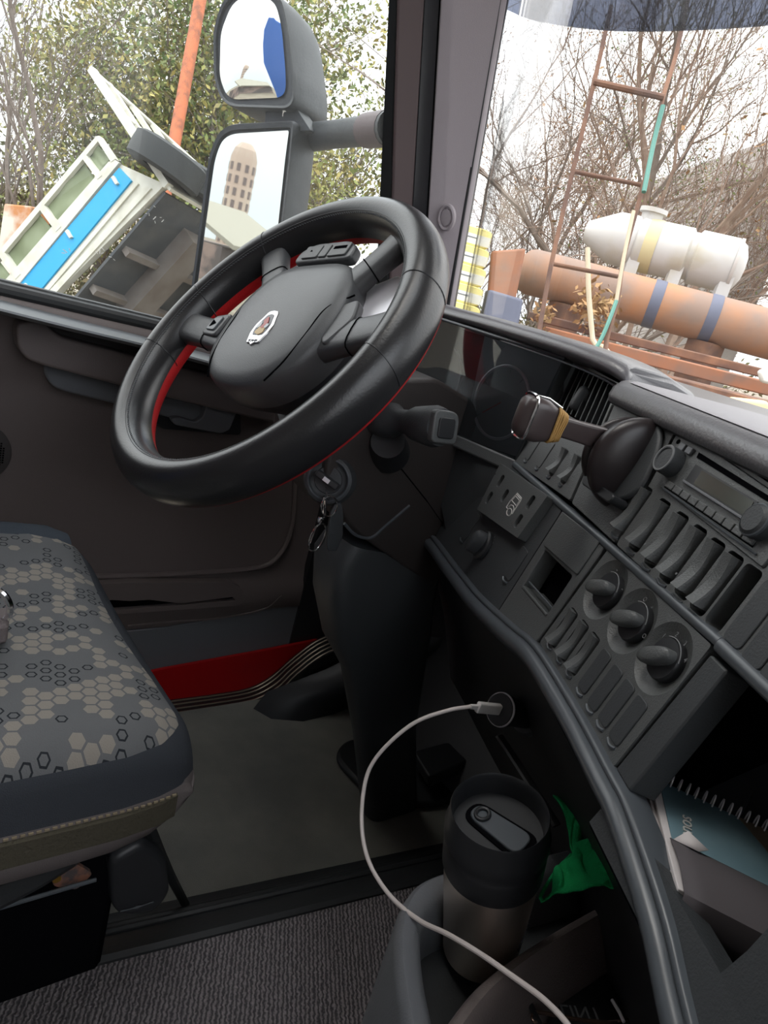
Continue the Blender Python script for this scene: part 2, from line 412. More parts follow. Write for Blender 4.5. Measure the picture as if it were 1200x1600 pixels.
# grab handle: bar raised with dark finger slot above it
MB().prism(rloop(dloop([(70, 492), (225, 535), (330, 560), (400, 578), (400, 592), (330, 582), (220, 560), (95, 528), (78, 512)], DX+.018), .004), (.006, 0, 0)).build('finger_slot', 'door_dark', door, bevel=.001)
MB().prism(rloop(dloop([(18, 497), (60, 494), (84, 518), (215, 552), (330, 582), (430, 608), (430, 655), (330, 632), (210, 602), (62, 563), (34, 553), (20, 535)], DX+.014), .012), (.040, 0, 0)).build('grab_handle', 'door', door, bevel=.014, seg=5)
MB().prism(rloop(dloop([(66, 564), (205, 602), (330, 634), (330, 668), (190, 632), (100, 610), (80, 602), (68, 584)], DX+.006), .010), (.010, 0, 0)).build('grip_insert', 'door_blue', door, bevel=.004, seg=3)
# inside release lever with its dark recess
MB().prism(rloop(dloop([(246, 612), (372, 622), (374, 678), (250, 668), (225, 640)], DX+.004), .01), (.010, 0, 0)).build('lever_recess', 'black', door, bevel=.002)
lv = MB().prism(rloop(dloop([(322, 618), (369, 630), (354, 668), (340, 674), (268, 660), (262, 650), (275, 648), (300, 656), (312, 648)], DX+.022), .006), (.016, 0, 0)).build('release_lever', 'door_blue', door, bevel=.005, seg=3)
# speaker grille
g = onx(0, 708, DX-.010)
gr = MB().lathe([(.052, 0), (.052, .006), (.046, .010), (.0, .012)], (g.x, g.y-.035, g.z), (1, 0, 0), 40).build('speaker_grille', 'door_dark', door)
dots = MB()
for i in range(-10, 11):
    for j in range(-10, 11):
        if i*i+j*j < 95: dots.box((g.x+.0118, g.y-.035+i*.0042, g.z+j*.0042), (.0004, 0, 0), (0, .0013, 0), (0, 0, .0013))
dots.build('grille_holes', 'void', gr)
# big recessed lower field with rounded corner, framed by a raised rib on its front edge
MB().tube(smooth(dloop([(462, 660), (462, 760), (455, 830), (432, 872), (398, 888), (300, 896), (190, 900), (60, 902)], DX-.012), 6), .006, 8).build('field_edge', 'door', door)
# map pocket
pk = MB().prism(rloop(dloop([(120, 908), (200, 903), (352, 903), (374, 914), (376, 934), (366, 940), (200, 951), (60, 958), (60, 912)], DX-.010), .008), (.020, 0, 0)).build('map_pocket', 'door', door, bevel=.006, seg=3,
    cut=[MB().prism(rloop(dloop([(170, 932), (200, 934), (230, 932), (280, 938), (360, 928), (364, 934), (200, 947), (120, 952)], DX-.004), .004), (.03, 0, 0))])
MB().prism(dloop([(120, 930), (360, 926), (364, 936), (120, 954)], DX-.008), (.006, 0, 0)).build('pocket_shadow_gap', 'void', door)
MB().tube(smooth(dloop([(200, 978), (260, 972), (340, 966), (410, 952), (440, 930)], DX-.004), 5), .0025, 6).build('lower_rib', 'door', door)
MB().prism(dloop([(180, 985), (260, 978), (420, 950), (470, 935), (500, 1006), (257, 1060), (180, 1074)], DX-.012), (.006, 0, 0)).build('lower_field', 'door_blue', door, bevel=.002)
# red painted lower door strip
MB().prism(dloop([(150, 1064), (257, 1042), (400, 1016), (492, 998), (520, 1000), (500, 1040), (440, 1075), (392, 1100), (280, 1125), (150, 1140)], DX+.002), (.008, 0, 0)).build('painted_strip', 'red_paint', door)
# sill tread: curved plate with bright lines
def sill(o, w, x0):
    a = [(120, 1118), (278, 1096), (340, 1088), (392, 1078), (425, 1060), (455, 1034), (495, 1004), (540, 985)]
    return [onx(px+o*.5, py+o, x0) for px, py in a]
s = MB()
r0_ = sill(-4, 0, DX+.016); r1_ = [onx(px, py, -.375) for px, py in ((120, 1148), (288, 1122), (350, 1112), (400, 1102), (436, 1084), (465, 1056), (505, 1026), (550, 1008))]
s.loft([[a, b, b-V((0, 0, .03)), a-V((0, 0, .03))] for a, b in zip(smooth(r0_, 4), smooth(r1_, 4))])
sl = struct(s.build('trim_3', 'rubber', ang=60))
s = MB()
for q in (.12, .30, .52, .72, .92):
    s.tube([a.lerp(b, q)+V((.0, 0, .001)) for a, b in zip(smooth(r0_, 4), smooth(r1_, 4))], .0022, 6)
M['sillbright'] = mat('worn_aluminium_rib', (.26, .22, .17), .4, .6)
s.build('sill_rib', 'sillbright', sl)

# ------------------------------------------------------------------ side window glass, frame
gx = -.512
p_a, p_b = onx(592, 480, gx), onx(620, -60, gx)
struct(MB().prism([(gx, -.95, .70), (gx, p_a.y+.03, .69), (gx, p_b.y+.10, 1.70), (gx, -.95, 1.70)], (-.004, 0, 0)).build('window_1', 'side_glass'))
struct(MB().abox(-.53, -.48, -1.0, .62, 1.66, 2.0).build('trim_4', 'pillar_dark'))
# scratches on the side glass
sc = MB()
for px, py, k in ((230, 328, 6), (250, 345, 4), (162, 391, 5), (100, 392, 3), (175, 398, 2), (452, 178, 3), (520, 20, 2)):
    for _ in range(k):
        p = onx(px+rnd.uniform(-12, 12), py+rnd.uniform(-6, 8), gx+.003); a = rnd.uniform(0, 3.1)
        d = V((0, math.cos(a), math.sin(a)))*rnd.uniform(.001, .004); e = V((0, -d.z, d.y))*.18
        sc.box(p, d, e, (.0002, 0, 0))
M['scratch'] = mat('paint_fleck', (.85, .85, .8), .7)
struct(sc.build('window_1', 'scratch'))

# A pillar: seal, dark frame, groove, light cover
def strip(name, m, e0, e1, th=.02, bevel=.004, parent=None):
    a, b = at(*e0[0]), at(*e0[1]); c, d = at(*e1[0]), at(*e1[1])
    b = a+(b-a)*((1.99-a.z)/(b.z-a.z)); d = c+(d-c)*((1.99-c.z)/(d.z-c.z))
    n = (c-a).cross(b-a).normalized()
    if n.dot(CAM-a) > 0: n = -n
    return struct(MB().prism([a, c, d, b], n*th).build(name, m, bevel=bevel, seg=3))
def tx(px, py, x): d = ray(px, py); return (x-CAM.x)/d.x
def e(pb, pt, xb, xt): return ((pb[0], pb[1], tx(*pb, xb)), (pt[0], pt[1], tx(*pt, xt)))
E0 = e((584, 520), (619, -60), -.515, -.515); E1 = e((606, 520), (622, -60), -.50, -.50)
E2 = e((634, 520), (668, -60), -.485, -.485); E3 = e((656, 520), (690, -60), -.492, -.492)
E4 = e((688, 560), (794, -60), -.43, -.43); E5 = e((699, 560), (801, -60), -.46, -.46)
strip('trim_5', 'rubber', E0, E1, .03, .006)
strip('trim_6', 'pillar_dark', E1, E2, .03, .006)
strip('trim_7', 'black', E2, E3, .02, .001)
strip('trim_8', 'pillar', E3, E4, .02, .006)
strip('trim_9', 'black', E4, E5, .02, .003)
bkA = [V(at(*q))-V((.05, -.03, 0)) for q in (E1[0], E4[0], E4[1], E1[1])]; bkA = [bkA[0]+V((.0, .0, 0)), bkA[1]+V((.0, .03, 0)), bkA[2]+V((0, .03, 0)), bkA[3]]
bkA[3] = bkA[0]+(bkA[3]-bkA[0])*((1.98-bkA[0].z)/(bkA[3].z-bkA[0].z)); bkA[2] = bkA[1]+(bkA[2]-bkA[1])*((1.98-bkA[1].z)/(bkA[2].z-bkA[1].z))
struct(MB().prism(bkA, V((-.02, .02, 0))).build('trim_10', 'black'))
# round cap on the pillar cover
A, B = at(*E3[0]), at(*E4[0]); Tp = at(*E3[1])
pn = (B-A).cross(Tp-A).normalized(); pn = pn if pn.dot(CAM-A) > 0 else -pn
cp = on(699, 340, A, pn)
cap = MB().lathe([(.026, -.002), (.026, .004), (.023, .007), (.019, .005), (.018, .003), (.016, .003), (.015, .006), (0, .007)], cp, pn, 40, ref=(0, 0, 1), sc=(1, .80)).build('pillar_speaker_cap', 'pillar')
tag(cap, 'round grey plastic cap low on the windscreen pillar cover', 'pillar cap')

# windscreen
struct(MB().prism([(-.56, .80, .82), (1.5, .80, .82), (1.5, .66, 1.92), (-.56, .66, 1.92)], (0, .005, .0006)).build('window_2', 'screen_glass'))
vy = .78
vb = [ony(px, py, vy) for px, py in ((700, -22), (785, 12), (820, 27), (870, 38), (930, 45), (1000, 48), (1100, 45), (1200, 38), (1320, 22))]
vt = [p+V((0, .06, .30)) for p in vb]
vis = MB().loft([[a, b, b+V((0, .005, 0)), a+V((0, .005, 0))] for a, b in zip(smooth(vb, 5), smooth(vt, 5))])
tag(vis.build('sun_visor', 'visor'), 'smoked translucent sun visor across the top of the windscreen', 'sun visor')

# ================================================================== DRIVER'S SEAT
seat = empty('driver_seat', (0, -.38, ZF), 'grey hexagon-patterned fabric driver seat in front of the door', 'seat')
# cushion: lofted cross-sections along y
def cush(y, w0, w1, top, bot, rr):
    # cross-section polygon in XZ from left to right
    out = []
    for k in range(9):
        a = math.pi - k/8*math.pi/2; out.append(V((w0+rr+math.cos(a)*rr, y, top-rr+math.sin(a)*rr)))
    for k in range(1, 8):
        x = w0+rr+(w1-w0-2*rr)*k/8; out.append(V((x, y, top-.006*math.sin(math.pi*k/8))))
    for k in range(9):
        a = math.pi/2 - k/8*math.pi/2; out.append(V((w1-rr+math.cos(a)*rr, y, top-rr+math.sin(a)*rr)))
    for k in range(1, 5): out.append(V((w1+.012*math.sin(k/5*math.pi)-.012*k/5, y, top-rr-(top-rr-bot)*k/5)))
    for k in range(5): out.append(V((w1-.03-(w1-w0-.06)*k/4, y, bot)))
    for k in range(1, 4): out.append(V((w0, y, bot+(top-rr-bot)*k/4)))
    return out
rings = []
for y, sh, dt, db in ((-.95, 0, 0, 0), (-.6, 0, 0, 0), (-.35, 0, 0, 0), (-.25, 0, 0, 0), (-.20, .0, -.002, .004), (-.165, .004, -.008, .012), (-.140, .010, -.020, .028), (-.122, .022, -.040, .050), (-.112, .040, -.068, .075)):
    rings.append(cush(y, -.20+sh, .285-sh, .452+dt, .300+db, .045))
c = MB().loft(rings).build('cushion', 'seat', seat, ang=80)
# ribbed side band and tan seam
ph = [(-.95, .290), (-.35, .290), (-.20, .290), (-.165, .284), (-.14, .272)]
b = MB()
yy = [-.95, -.6, -.35, -.25, -.20, -.165, -.145]
xs_ = [.2925, .2925, .2925, .2925, .2925, .2885, .282]
b.loft([[V((x-.006, y, .378)), V((x+.002, y, .376)), V((x+.003, y, .352)), V((x-.004, y, .350))] for x, y in zip(xs_, yy)]).build('side_band', 'seat_band', seat)
st = MB()
for k in range(120):
    y = -.9+k*.0063
    x = .291 if y < -.2 else .291-.35*(y+.2)**2*6
    st.box((x, y, .3795), (.0008, 0, 0), (0, .0019, 0), (0, 0, .0009))
st.build('seam_stitching', 'thread', seat)
# far bolster
MB().loft([[V((-.175+.05*math.cos(a)*s, y, .428+.026*math.sin(a)*s)) for a in [2*math.pi*k/16 for k in range(16)]] for y, s in ((-.95, 1), (-.35, 1), (-.22, .95), (-.17, .8), (-.145, .45))]).build('side_bolster', 'seat_dark', seat)
# backrest with head part
MB().loft([[V((x, yy_, zz_)) for x, yy_, zz_ in rloop([(-.22*s_, -.60-.16*(z_-.45), z_), (.26*s_+.02, -.60-.16*(z_-.45), z_), (.26*s_+.02, -.72-.16*(z_-.45), z_), (-.22*s_, -.72-.16*(z_-.45), z_)], .04)] for z_, s_ in ((.42, .9), (.5, 1), (.9, 1), (1.1, .85), (1.2, .55), (1.38, .5), (1.42, .4))]).build('backrest', 'seat_side', seat, ang=60)
# bellows / skirt and mechanism under the cushion
sk = MB()
for k in range(5):
    sk.tube(smooth([V((.262-.008*k, -.9, .285-.02*k)), V((.268-.012*k, -.45, .285-.022*k)), V((.262-.016*k, -.28, .288-.018*k)), V((.20, -.17, .305-.006*k)), V((.0, -.15, .305))], 5), .011, 8)
sk.build('rubber_bellows', 'rubber', seat)
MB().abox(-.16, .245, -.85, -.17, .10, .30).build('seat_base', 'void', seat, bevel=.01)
MB().prism(rloop([onx(px, py, .26) for px, py in ((172, 1345), (225, 1315), (262, 1340), (268, 1400), (240, 1430), (190, 1436), (176, 1420))], .012), (-.06, 0, 0)).build('adjuster_cover', 'black', seat, bevel=.010, seg=3)
a, b_ = onx(188, 1424, .263), onx(240, 1409, .263)
MB().tube(smooth([a, (a+b_)/2-V((0, 0, .001)), b_], 4), [.0007]*4+[.0018]+[.0007]*4, 6).build('cover_edge', 'trim', seat)
MB().tube([onx(-60, 1436, .262), onx(75, 1396, .262), onx(150, 1374, .262)], .0022, 6).build('slide_rail', 'trim', seat)
MB().prism(rloop([onx(px, py, .25) for px, py in ((85, 1385), (75, 1365), (120, 1350), (145, 1365), (120, 1390))], .004), (-.02, 0, 0)).build('slide_bracket', 'rustbrown', seat)
MB().lathe([(.004, 0), (.004, .003), (0, .004)], onx(88, 1371, .256), (1, 0, 0), 12).build('bolt', 'sun_yellow', seat)
MB().prism([onx(px, py, .245) for px, py in ((216, 1300), (238, 1298), (240, 1310), (222, 1340), (214, 1340))], (-.02, 0, 0)).build('hinge_bracket', 'rustbrown', seat)
MB().prism([onx(px, py, .250) for px, py in ((210, 1302), (238, 1296), (239, 1303), (212, 1309))], (-.02, 0, 0)).build('hinge_plate', 'silver', seat)
# diagonal tether strap from seat front down to the floor step
tp = [onx(232, 1290, .25), onx(262, 1360, .20), onz(290, 1414, ZF+.03)]
tag(MB().tube(smooth(tp, 6), .006, 8).build('floor_cable', 'rubber'), 'thin black hose running from the seat front down to the floor strip', 'hose')
# belt buckle ring seen at the frame edge
rg = onz(-12, 962, .475)
bk = empty('seat_belt_buckle', rg, 'pale chrome ring on the seat cushion at the left picture edge', 'buckle')
MB().tube([rg+V((0, 0, .012))+cr*(.016*math.cos(a))+(cu*.9-fw*.4)*(.020*math.sin(a)) for a in [2*math.pi*k/28 for k in range(28)]], .0034, 8, loop=True).build('ring', 'chrome', bk)
MB().prism(rloop([rg+V(q) for q in ((-.02, -.03, -.024), (.012, -.03, -.024), (.018, .012, -.024), (-.02, .02, -.024))], .006), (0, 0, .022)).build('buckle_body', 'seat_side', bk, bevel=.004)

# ================================================================== STEERING WHEEL
TW = R(36.2); wn = V((0, -math.cos(TW), math.sin(TW))); WC = V((0, 0, .78))
wa0 = V((1, 0, 0)); wb0 = wn.cross(wa0); TR = R(16.5)
wa = wa0*math.cos(TR)+wb0*math.sin(TR); wb = -wa0*math.sin(TR)+wb0*math.cos(TR)
def WP(x, y, h=0): return WC+wa*x+wb*y+wn*h
wheel = empty('steering_wheel', WC-wn*.1, 'black leather steering wheel with red leather lining inside the rim', 'steering wheel')
RM, RT = .2115, .0235
def rim(ph0, ph1, nseg, t0=0, t1=360, dr=0, nt_=120):
    full = t1-t0 >= 360; mb = MB(); rings = []
    for k in range(nt_ + (0 if full else 1)):
        t = R(t0+(t1-t0)*k/nt_)
        rings.append([WP((RM+math.cos(p)*(RT+dr))*math.cos(t), (RM+math.cos(p)*(RT+dr))*math.sin(t), math.sin(p)*(RT+dr)*1.30-.005) for p in [R(ph0+(ph1-ph0)*j/nseg) for j in range(nseg+1)]])
    if full: rings.append(rings[0])
    n = nseg+1; vs = [p for r in rings for p in r]; fs = []
    for j in range(len(rings)-1):
        for i in range(nseg): fs.append([j*n+i, j*n+i+1, (j+1)*n+i+1, (j+1)*n+i])
    return mb.add(vs, fs)
rim(-40, 196, 26).build('rim', 'leather', wheel, ang=80)
rim(196, 320, 12).build('rim_lining', 'red_leather', wheel, ang=80)
# seam along the inner edge and stitches
sm = MB(); R_ = lambda ph, d=0: ((RM+math.cos(R(ph))*(RT+d)), math.sin(R(ph))*(RT+d)*1.30-.005)
st = MB()
for k in range(300):
    t = R(k*1.2); rr, h = R_(128, .0002)
    p = WP(rr*math.cos(t), rr*math.sin(t), h); tg = (-wa*math.sin(t)+wb*math.cos(t))
    on_ = (wa*math.cos(t)+wb*math.sin(t))*math.cos(R(128))+wn*math.sin(R(128)); cx_ = tg.cross(on_)
    st.box(p, tg*.0014+cx_*.0007, cx_*.0005, on_*.0005)
M['stitch'] = mat('grey_stitching', (.06, .065, .07), .6)
st.build('stitching', 'stitch', wheel)
rr, h = R_(121); sm.tube([WP(rr*math.cos(R(t)), rr*math.sin(R(t)), h) for t in range(0, 360, 4)], .0006, 5, loop=True)
# cross seams where leather pieces meet
for t in (-8, 20, 128, 160, 188):
    sm.tube([WP((RM+math.cos(R(p))*(RT+.0001))*math.cos(R(t+(p-90)*.02)), (RM+math.cos(R(p))*(RT+.0001))*math.sin(R(t+(p-90)*.02)), math.sin(R(p))*(RT+.0001)*1.30-.005) for p in range(-30, 215, 10)], .0007, 5)
sm.build('seam', 'black', wheel)
# hub pad: stacked outlines
hub = rloop([WP(*q) for q in ((-.056, .126), (.056, .126), (.088, .098), (.104, .045), (.098, -.020), (.070, -.060), (.03, -.078), (-.03, -.078), (-.070, -.060), (-.098, -.020), (-.104, .045), (-.088, .098))], .03, 4)
hc = WP(0, .02)
def ring(s, h): return [hc+(p-hc)*s+wn*h for p in hub]
MB().loft([ring(.97, -.040), ring(1.0, -.030), ring(1.0, -.008), ring(.985, -.001), ring(.95, .004), ring(.80, .0085), ring(.5, .011), ring(.2, .012)]).build('hub_pad', 'hub', wheel, ang=50)
MB().loft([ring(.95, -.040), ring(.90, -.055), ring(.70, -.085), ring(.55, -.11), ring(.50, -.13)]).build('hub_back', 'black', wheel, ang=50)
# pad split lines: curved from lower right corner
for sx in (1, -1):
    MB().tube(smooth([WP(sx*.100, .070, -.002), WP(sx*.082, .040, .0075), WP(sx*.078, .0, .008), WP(sx*.070, -.04, .006), WP(sx*.055, -.067, .003)], 6), .0011, 6).build('pad_split', 'void', wheel)
# spokes
def spoke(ang, r0s, r1s, w0, w1, th, h0, h1, m='hub', name='spoke', bend=0):
    rs = []
    for k in range(9):
        q = k/8; rr = r0s+(r1s-r0s)*q; wd = w0+(w1-w0)*q+ .006*(abs(q-.5)*2)**2; h = h0+(h1-h0)*q; t = th*(1+.25*(abs(q-.5)*2)**2)
        d = V((math.cos(R(ang)), math.sin(R(ang)), 0)); e_ = V((-d.y, d.x, 0))
        rg_ = []
        for j in range(16):
            a = 2*math.pi*j/16; cxx = math.copysign(abs(math.cos(a))**.6, math.cos(a)); sxx = math.copysign(abs(math.sin(a))**.6, math.sin(a))
            lc = d*rr+e_*(cxx*wd/2 + bend*math.sin(q*math.pi))
            rg_.append(WP(lc.x, lc.y, h+sxx*t/2))
        rs.append(rg_)
    s_ = MB().loft(rs).build(name, m, wheel, ang=60)
    q = .45; rr = r0s+(r1s-r0s)*q; d = V((math.cos(R(ang)), math.sin(R(ang)), 0)); e_ = V((-d.y, d.x, 0)); wd = w0+(w1-w0)*q
    pts = []
    for j in range(17):
        a = 2*math.pi*j/16; cxx = math.copysign(abs(math.cos(a))**.6, math.cos(a)); sxx = math.copysign(abs(math.sin(a))**.6, math.sin(a))
        lc = d*rr+e_*(cxx*(wd+.001)/2); pts.append(WP(lc.x, lc.y, h0+(h1-h0)*q+sxx*(th*1.0+.001)/2))
    MB().tube(pts, .0008, 5).build('spoke_seam', 'void', s_)
    return s_
spoke(90+37, .105, .200, .040, .038, .022, -.012, -.004); spoke(90-37, .105, .200, .040, .038, .022, -.012, -.004)
spoke(90+84, .085, .200, .048, .040, .024, -.016, -.004); spoke(90-84, .085, .200, .048, .040, .024, -.016, -.004)
# glossy web between right spokes; sky reflection put into its near-white colour
MB().prism(rloop([WP(*q, -.030) for q in ((.080, .108), (.122, .128), (.158, .060), (.148, .020), (.100, .030))], .012), wn*.006).build('spoke_web', 'silver', wheel, bevel=.002)
MB().prism(rloop([WP(*q, -.012) for q in ((.092, .052), (.116, .062), (.128, .030), (.108, -.010), (.094, .0))], .01), wn*.013).build('spoke_web', 'hub', wheel, bevel=.004, seg=3)
# button pads
kp = MB().prism(rloop([WP(*q, -.010) for q in ((-.052, .129), (.054, .129), (.052, .150), (.030, .163), (-.030, .163), (-.052, .150))], .008), wn*.014).build('button_pad', 'hub', wheel, bevel=.003, seg=3)
for x0, x1 in ((-.040, -.010), (-.008, .006), (.009, .042)):
    MB().prism(rloop([WP(x0, .134, .0035), WP(x1, .134, .0035), WP(x1, .156, .0035), WP(x0, .156, .0035)], .003), wn*.0025).build('button', 'dash', kp, bevel=.0008)
text_mesh('▸', .010, WP(-.026, .146, .0064), wa, wb, 'void', kp, 'symbol'); 
MB().box(WP(.026, .148, .0063), wa*.011, wb*.0022, wn*.0003).build('symbol', 'void', kp)
kp2 = MB().prism(rloop([WP(*q, -.008) for q in ((-.142, .004), (-.106, .0), (-.102, .040), (-.136, .036))], .008), wn*.012).build('button_pad', 'hub', wheel, bevel=.003, seg=3)
MB().prism(rloop([WP(*q, .003) for q in ((-.134, .010), (-.114, .008), (-.112, .032), (-.130, .030))], .004), wn*.003).build('button', 'trim', kp2, bevel=.001)
MB().prism([WP(*q, .0062) for q in ((-.128, .014), (-.118, .020), (-.128, .026))], wn*.0004).build('symbol', 'void', kp2)
# emblem: silver shield outline with a generic coloured crest
ec = V((.0, .002)); 
def EP(x, y, h): return WP(ec.x+x, ec.y+y, h)
base = [(.0, .031), (.009, .029), (.012, .020), (.017, .008), (.017, -.006), (.013, -.016), (.011, -.022), (.004, -.021), (0, -.026), (-.004, -.021), (-.011, -.022), (-.013, -.016), (-.017, -.006), (-.017, .008), (-.012, .020), (-.009, .029)]
em = MB().prism(rloop([EP(x, y, .0105) for x, y in base], .003, 3), wn*.0026).build('emblem', 'chrome', wheel, bevel=.0008)
M['emb_dark'] = mat('emblem_dark_enamel', (.05, .05, .06), .3); M['emb_red'] = mat('emblem_red_enamel', (.45, .06, .05), .35); M['emb_gold'] = mat('emblem_gold_enamel', (.55, .36, .12), .35); M['emb_white'] = mat('emblem_white_enamel', (.6, .62, .65), .35)
MB().prism(rloop([EP(x*.70, y*.72+.002, .0131) for x, y in base[:6]+base[11:]], .002, 2), wn*.0004).build('crest_field', 'emb_dark', em)
MB().prism(rloop([EP(x, y, .0135) for x, y in ((-.008, -.006), (.002, -.010), (.009, -.006), (.006, .004), (-.004, .004))], .003), wn*.0006).build('crest_gold', 'emb_gold', em)
MB().prism(rloop([EP(x, y, .0137) for x, y in ((-.003, .002), (.003, .000), (.006, .010), (.0, .020), (-.005, .014), (-.001, .008))], .002), wn*.0006).build('crest_red', 'emb_red', em)
MB().prism(rloop([EP(x, y, .0139) for x, y in ((-.009, .000), (-.003, .004), (-.006, .012), (-.010, .007))], .002), wn*.0004).build('crest_white', 'emb_white', em)
MB().prism(rloop([EP(x, y, .0139) for x, y in ((.003, .003), (.009, .000), (.010, .007), (.006, .009))], .002), wn*.0004).build('crest_white', 'emb_white', em)
text_mesh('SCANIA', .0050, EP(0, -.0185, .0133), wa, wb, 'emb_dark', em)

# ================================================================== STEERING COLUMN
col = empty('steering_column', (0, .48, ZF), 'black plastic steering column shroud behind the steering wheel', 'steering column')
side = [(.075, .70), (.13, .765), (.22, .778), (.30, .755), (.350, .695), (.365, .60), (.335, .455), (.255, .50), (.15, .556), (.085, .62)]
sh = MB().prism(rloop([(-.085, y, z) for y, z in side], .012), (.155, 0, 0)).build('shroud', 'shroud', col, bevel=.016, seg=4)
MB().tube([WC-wn*.10, WC-wn*.17], [.055, .062], 24).build('column_neck', 'black', col)
MB().tube(smooth([onx(px, py, .0708) for px, py in ((538, 818), (556, 836), (580, 840), (602, 822), (640, 790))], 5), .0022, 6).build('shroud_groove', 'trim', sh)
MB().tube([onx(px, py, .0704) for px, py in ((617, 720), (668, 784))], .0009, 5).build('shroud_split', 'void', sh)
MB().tube([onx(px, py, .0704) for px, py in ((668, 784), (700, 830))], .0006, 5).build('shroud_split', 'void', sh)
# lower column cover to the floor
rings = []
for z, y0, y1, x0, x1 in ((.53, .16, .34, -.02, .066), (.50, .145, .35, -.020, .070), (.44, .155, .36, -.015, .070), (.36, .19, .38, -.01, .062), (.30, .235, .40, -.0, .052), (.15, .31, .44, -.01, .040), (ZF, .40, .52, -.02, .035)):
    rings.append(rloop([(x0, y0, z), (x1, y0, z-.0), (x1, y1, z-.03 if z > .4 else z), (x0, y1, z-.03 if z > .4 else z)], .025, 4))
MB().loft(rings).build('lower_cover', 'dash_dark', col, ang=60)
# ignition lock
kc = onx(513, 750, .070); ka = V((.72, -.64, .22)).normalized()
lk = MB().lathe([(.034, -.03), (.033, -.006), (.030, .001), (.026, .003), (.024, .000), (.021, -.002), (.018, -.002), (.017, .001), (0, .001)], kc, ka, 40, ref=(0, 0, 1)).build('ignition_lock', 'dash_dark', col)
MB().lathe([(.0245, .0025), (.0258, .0034), (.0272, .0025)], kc, ka, 40, ref=(0, 0, 1), caps=False).build('lock_ring', 'trim', lk)

# right-hand control stalk
s0 = onx(598, 655, .075); s1 = onx(640, 660, .125); s2 = onx(690, 668, .185); sdv = (s2-s1).normalized()
stk = empty('control_stalk', s0, 'black control stalk with a square end button right of the steering column', 'stalk')
MB().tube([s0-sdv*.03, s0, s0.lerp(s1, .4), s0.lerp(s1, .6), s1, s1.lerp(s2, .25), s1.lerp(s2, .8), s2], [.022, .022, .022, .015, .015, .021, .025, .022], 20).build('stalk_arm', 'dash_dark', stk)
ux = sdv.cross(V((0, 0, 1))).normalized(); uy = ux.cross(sdv).normalized()
fc = MB().prism(rloop([s2+ux*x+uy*y-sdv*.002 for x, y in ((-.019, -.018), (.019, -.018), (.019, .020), (-.012, .020), (-.019, .012))], .008), sdv*.010).build('end_cap', 'dash', stk, bevel=.003, seg=3)
MB().prism(rloop([s2+ux*x+uy*y+sdv*.007 for x, y in ((-.012, -.012), (.012, -.012), (.012, .012), (-.012, .012))], .005), sdv*.003).build('end_button', 'black', fc, bevel=.001)
MB().tube([onx(606, 706, .060), onx(606, 690, .090)], [.030, .022], 24).build('stalk_gaiter', 'black', stk)

# key, ring, carabiner and fob
kx = ka.cross(V((0, 0, 1))).normalized(); ky = kx.cross(ka).normalized()
key = empty('ignition_key', kc, 'ignition key with black head turned in the lock', 'key')
kd = (kx*-.93-ky*.36).normalized(); ke = ka.cross(kd).normalized()
MB().prism(rloop([kc+kd*x+ke*y-ka*.0 for x, y in ((-.017, -.0045), (.017, -.0045), (.017, .0045), (-.017, .0045))], .003), ka*.018).build('key_head', 'black', key, bevel=.002)
MB().prism([kc+kd*x+ke*y+ka*.0182 for x, y in ((-.005, -.0028), (.004, -.0028), (.004, .0028), (-.005, .0028))], ka*.0006).build('key_badge', 'silver', key)
def kp_(px, py, dx=0): return onx(px, py, .085+dx)
MB().tube([kp_(509, 762), kp_(510, 768), kp_(512, 776), kp_(514, 782)], .0008, 6).build('link', 'chrome', key)
kr = empty('key_ring', kp_(514, 785), 'steel split ring hanging from the ignition key', 'key ring')
def oval(c0, c1, wd, r, x, twist=0, k=30):
    a, b = c0, c1; d = (b-a); ln = d.length/2; m = (a+b)/2; d.normalize(); v = d.cross(V((1, 0, 0))).normalized(); v = (v*math.cos(twist)+V((1, 0, 0))*math.sin(twist))
    return MB().tube([m+d*math.cos(t)*ln+v*math.sin(t)*wd for t in [2*math.pi*j/k for j in range(k)]], r, 8, loop=True)
oval(kp_(512, 776, .004), kp_(517, 806, .004), .0115, .0012, 0).build('split_ring', 'chrome', kr)
oval(kp_(506, 776), kp_(508, 808), .0080, .0010, 0, .9).build('split_ring', 'chrome', kr)
cb = empty('carabiner_clip', kp_(494, 860), 'small silver carabiner clip hanging on the key ring', 'carabiner')
oval(kp_(504, 818, .003), kp_(488, 861, .003), .0105, .0014, 0).build('hook', 'chrome', cb)
MB().lathe([(.0035, -.004), (.0045, 0), (.0035, .004)], kp_(501, 812, .003), (kp_(501, 812)-kp_(488, 861)), 12).build('swivel', 'chrome', cb)
MB().tube([kp_(494, 822, .0035), kp_(484, 848, .0035)], .0014, 6).build('gate', 'chrome', cb)
fob = MB().prism(rloop([kp_(px, py, .004) for px, py in ((517, 800), (524, 788), (534, 786), (537, 805), (536, 838), (526, 862), (512, 862), (510, 850))], .004), (-.010, .004, 0)).build('key_fob', 'dash_dark', bevel=.002, seg=3)
tag(fob, 'black plastic key fob hanging under the ignition lock', 'key fob')

# black wheel-arch carpet and toe board in front of the sill
ab = [onz(px, py, ZF) for px, py in ((392, 1108), (420, 1124), (470, 1128), (520, 1116), (560, 1098))]
ar = [[p+V((0, 0, -.01)) for p in ab], [p+V((.0, .03, .04)) for p in ab], [p+V((.03, .15, .10)) for p in ab], [p+V((.05, .35, .20)) for p in ab]]
struct(MB().abox(-.56, -.37, .50, .86, -.12, -.085).build('floor', 'black'))
struct(MB().loft(ar, closed=False).build('trim_11', 'black', ang=80))
struct(MB().prism([(-.5, .56, ZF), (.45, .60, ZF), (.45, .82, .25), (-.5, .82, .25)], (0, .02, -.02)).build('trim_11', 'black'))

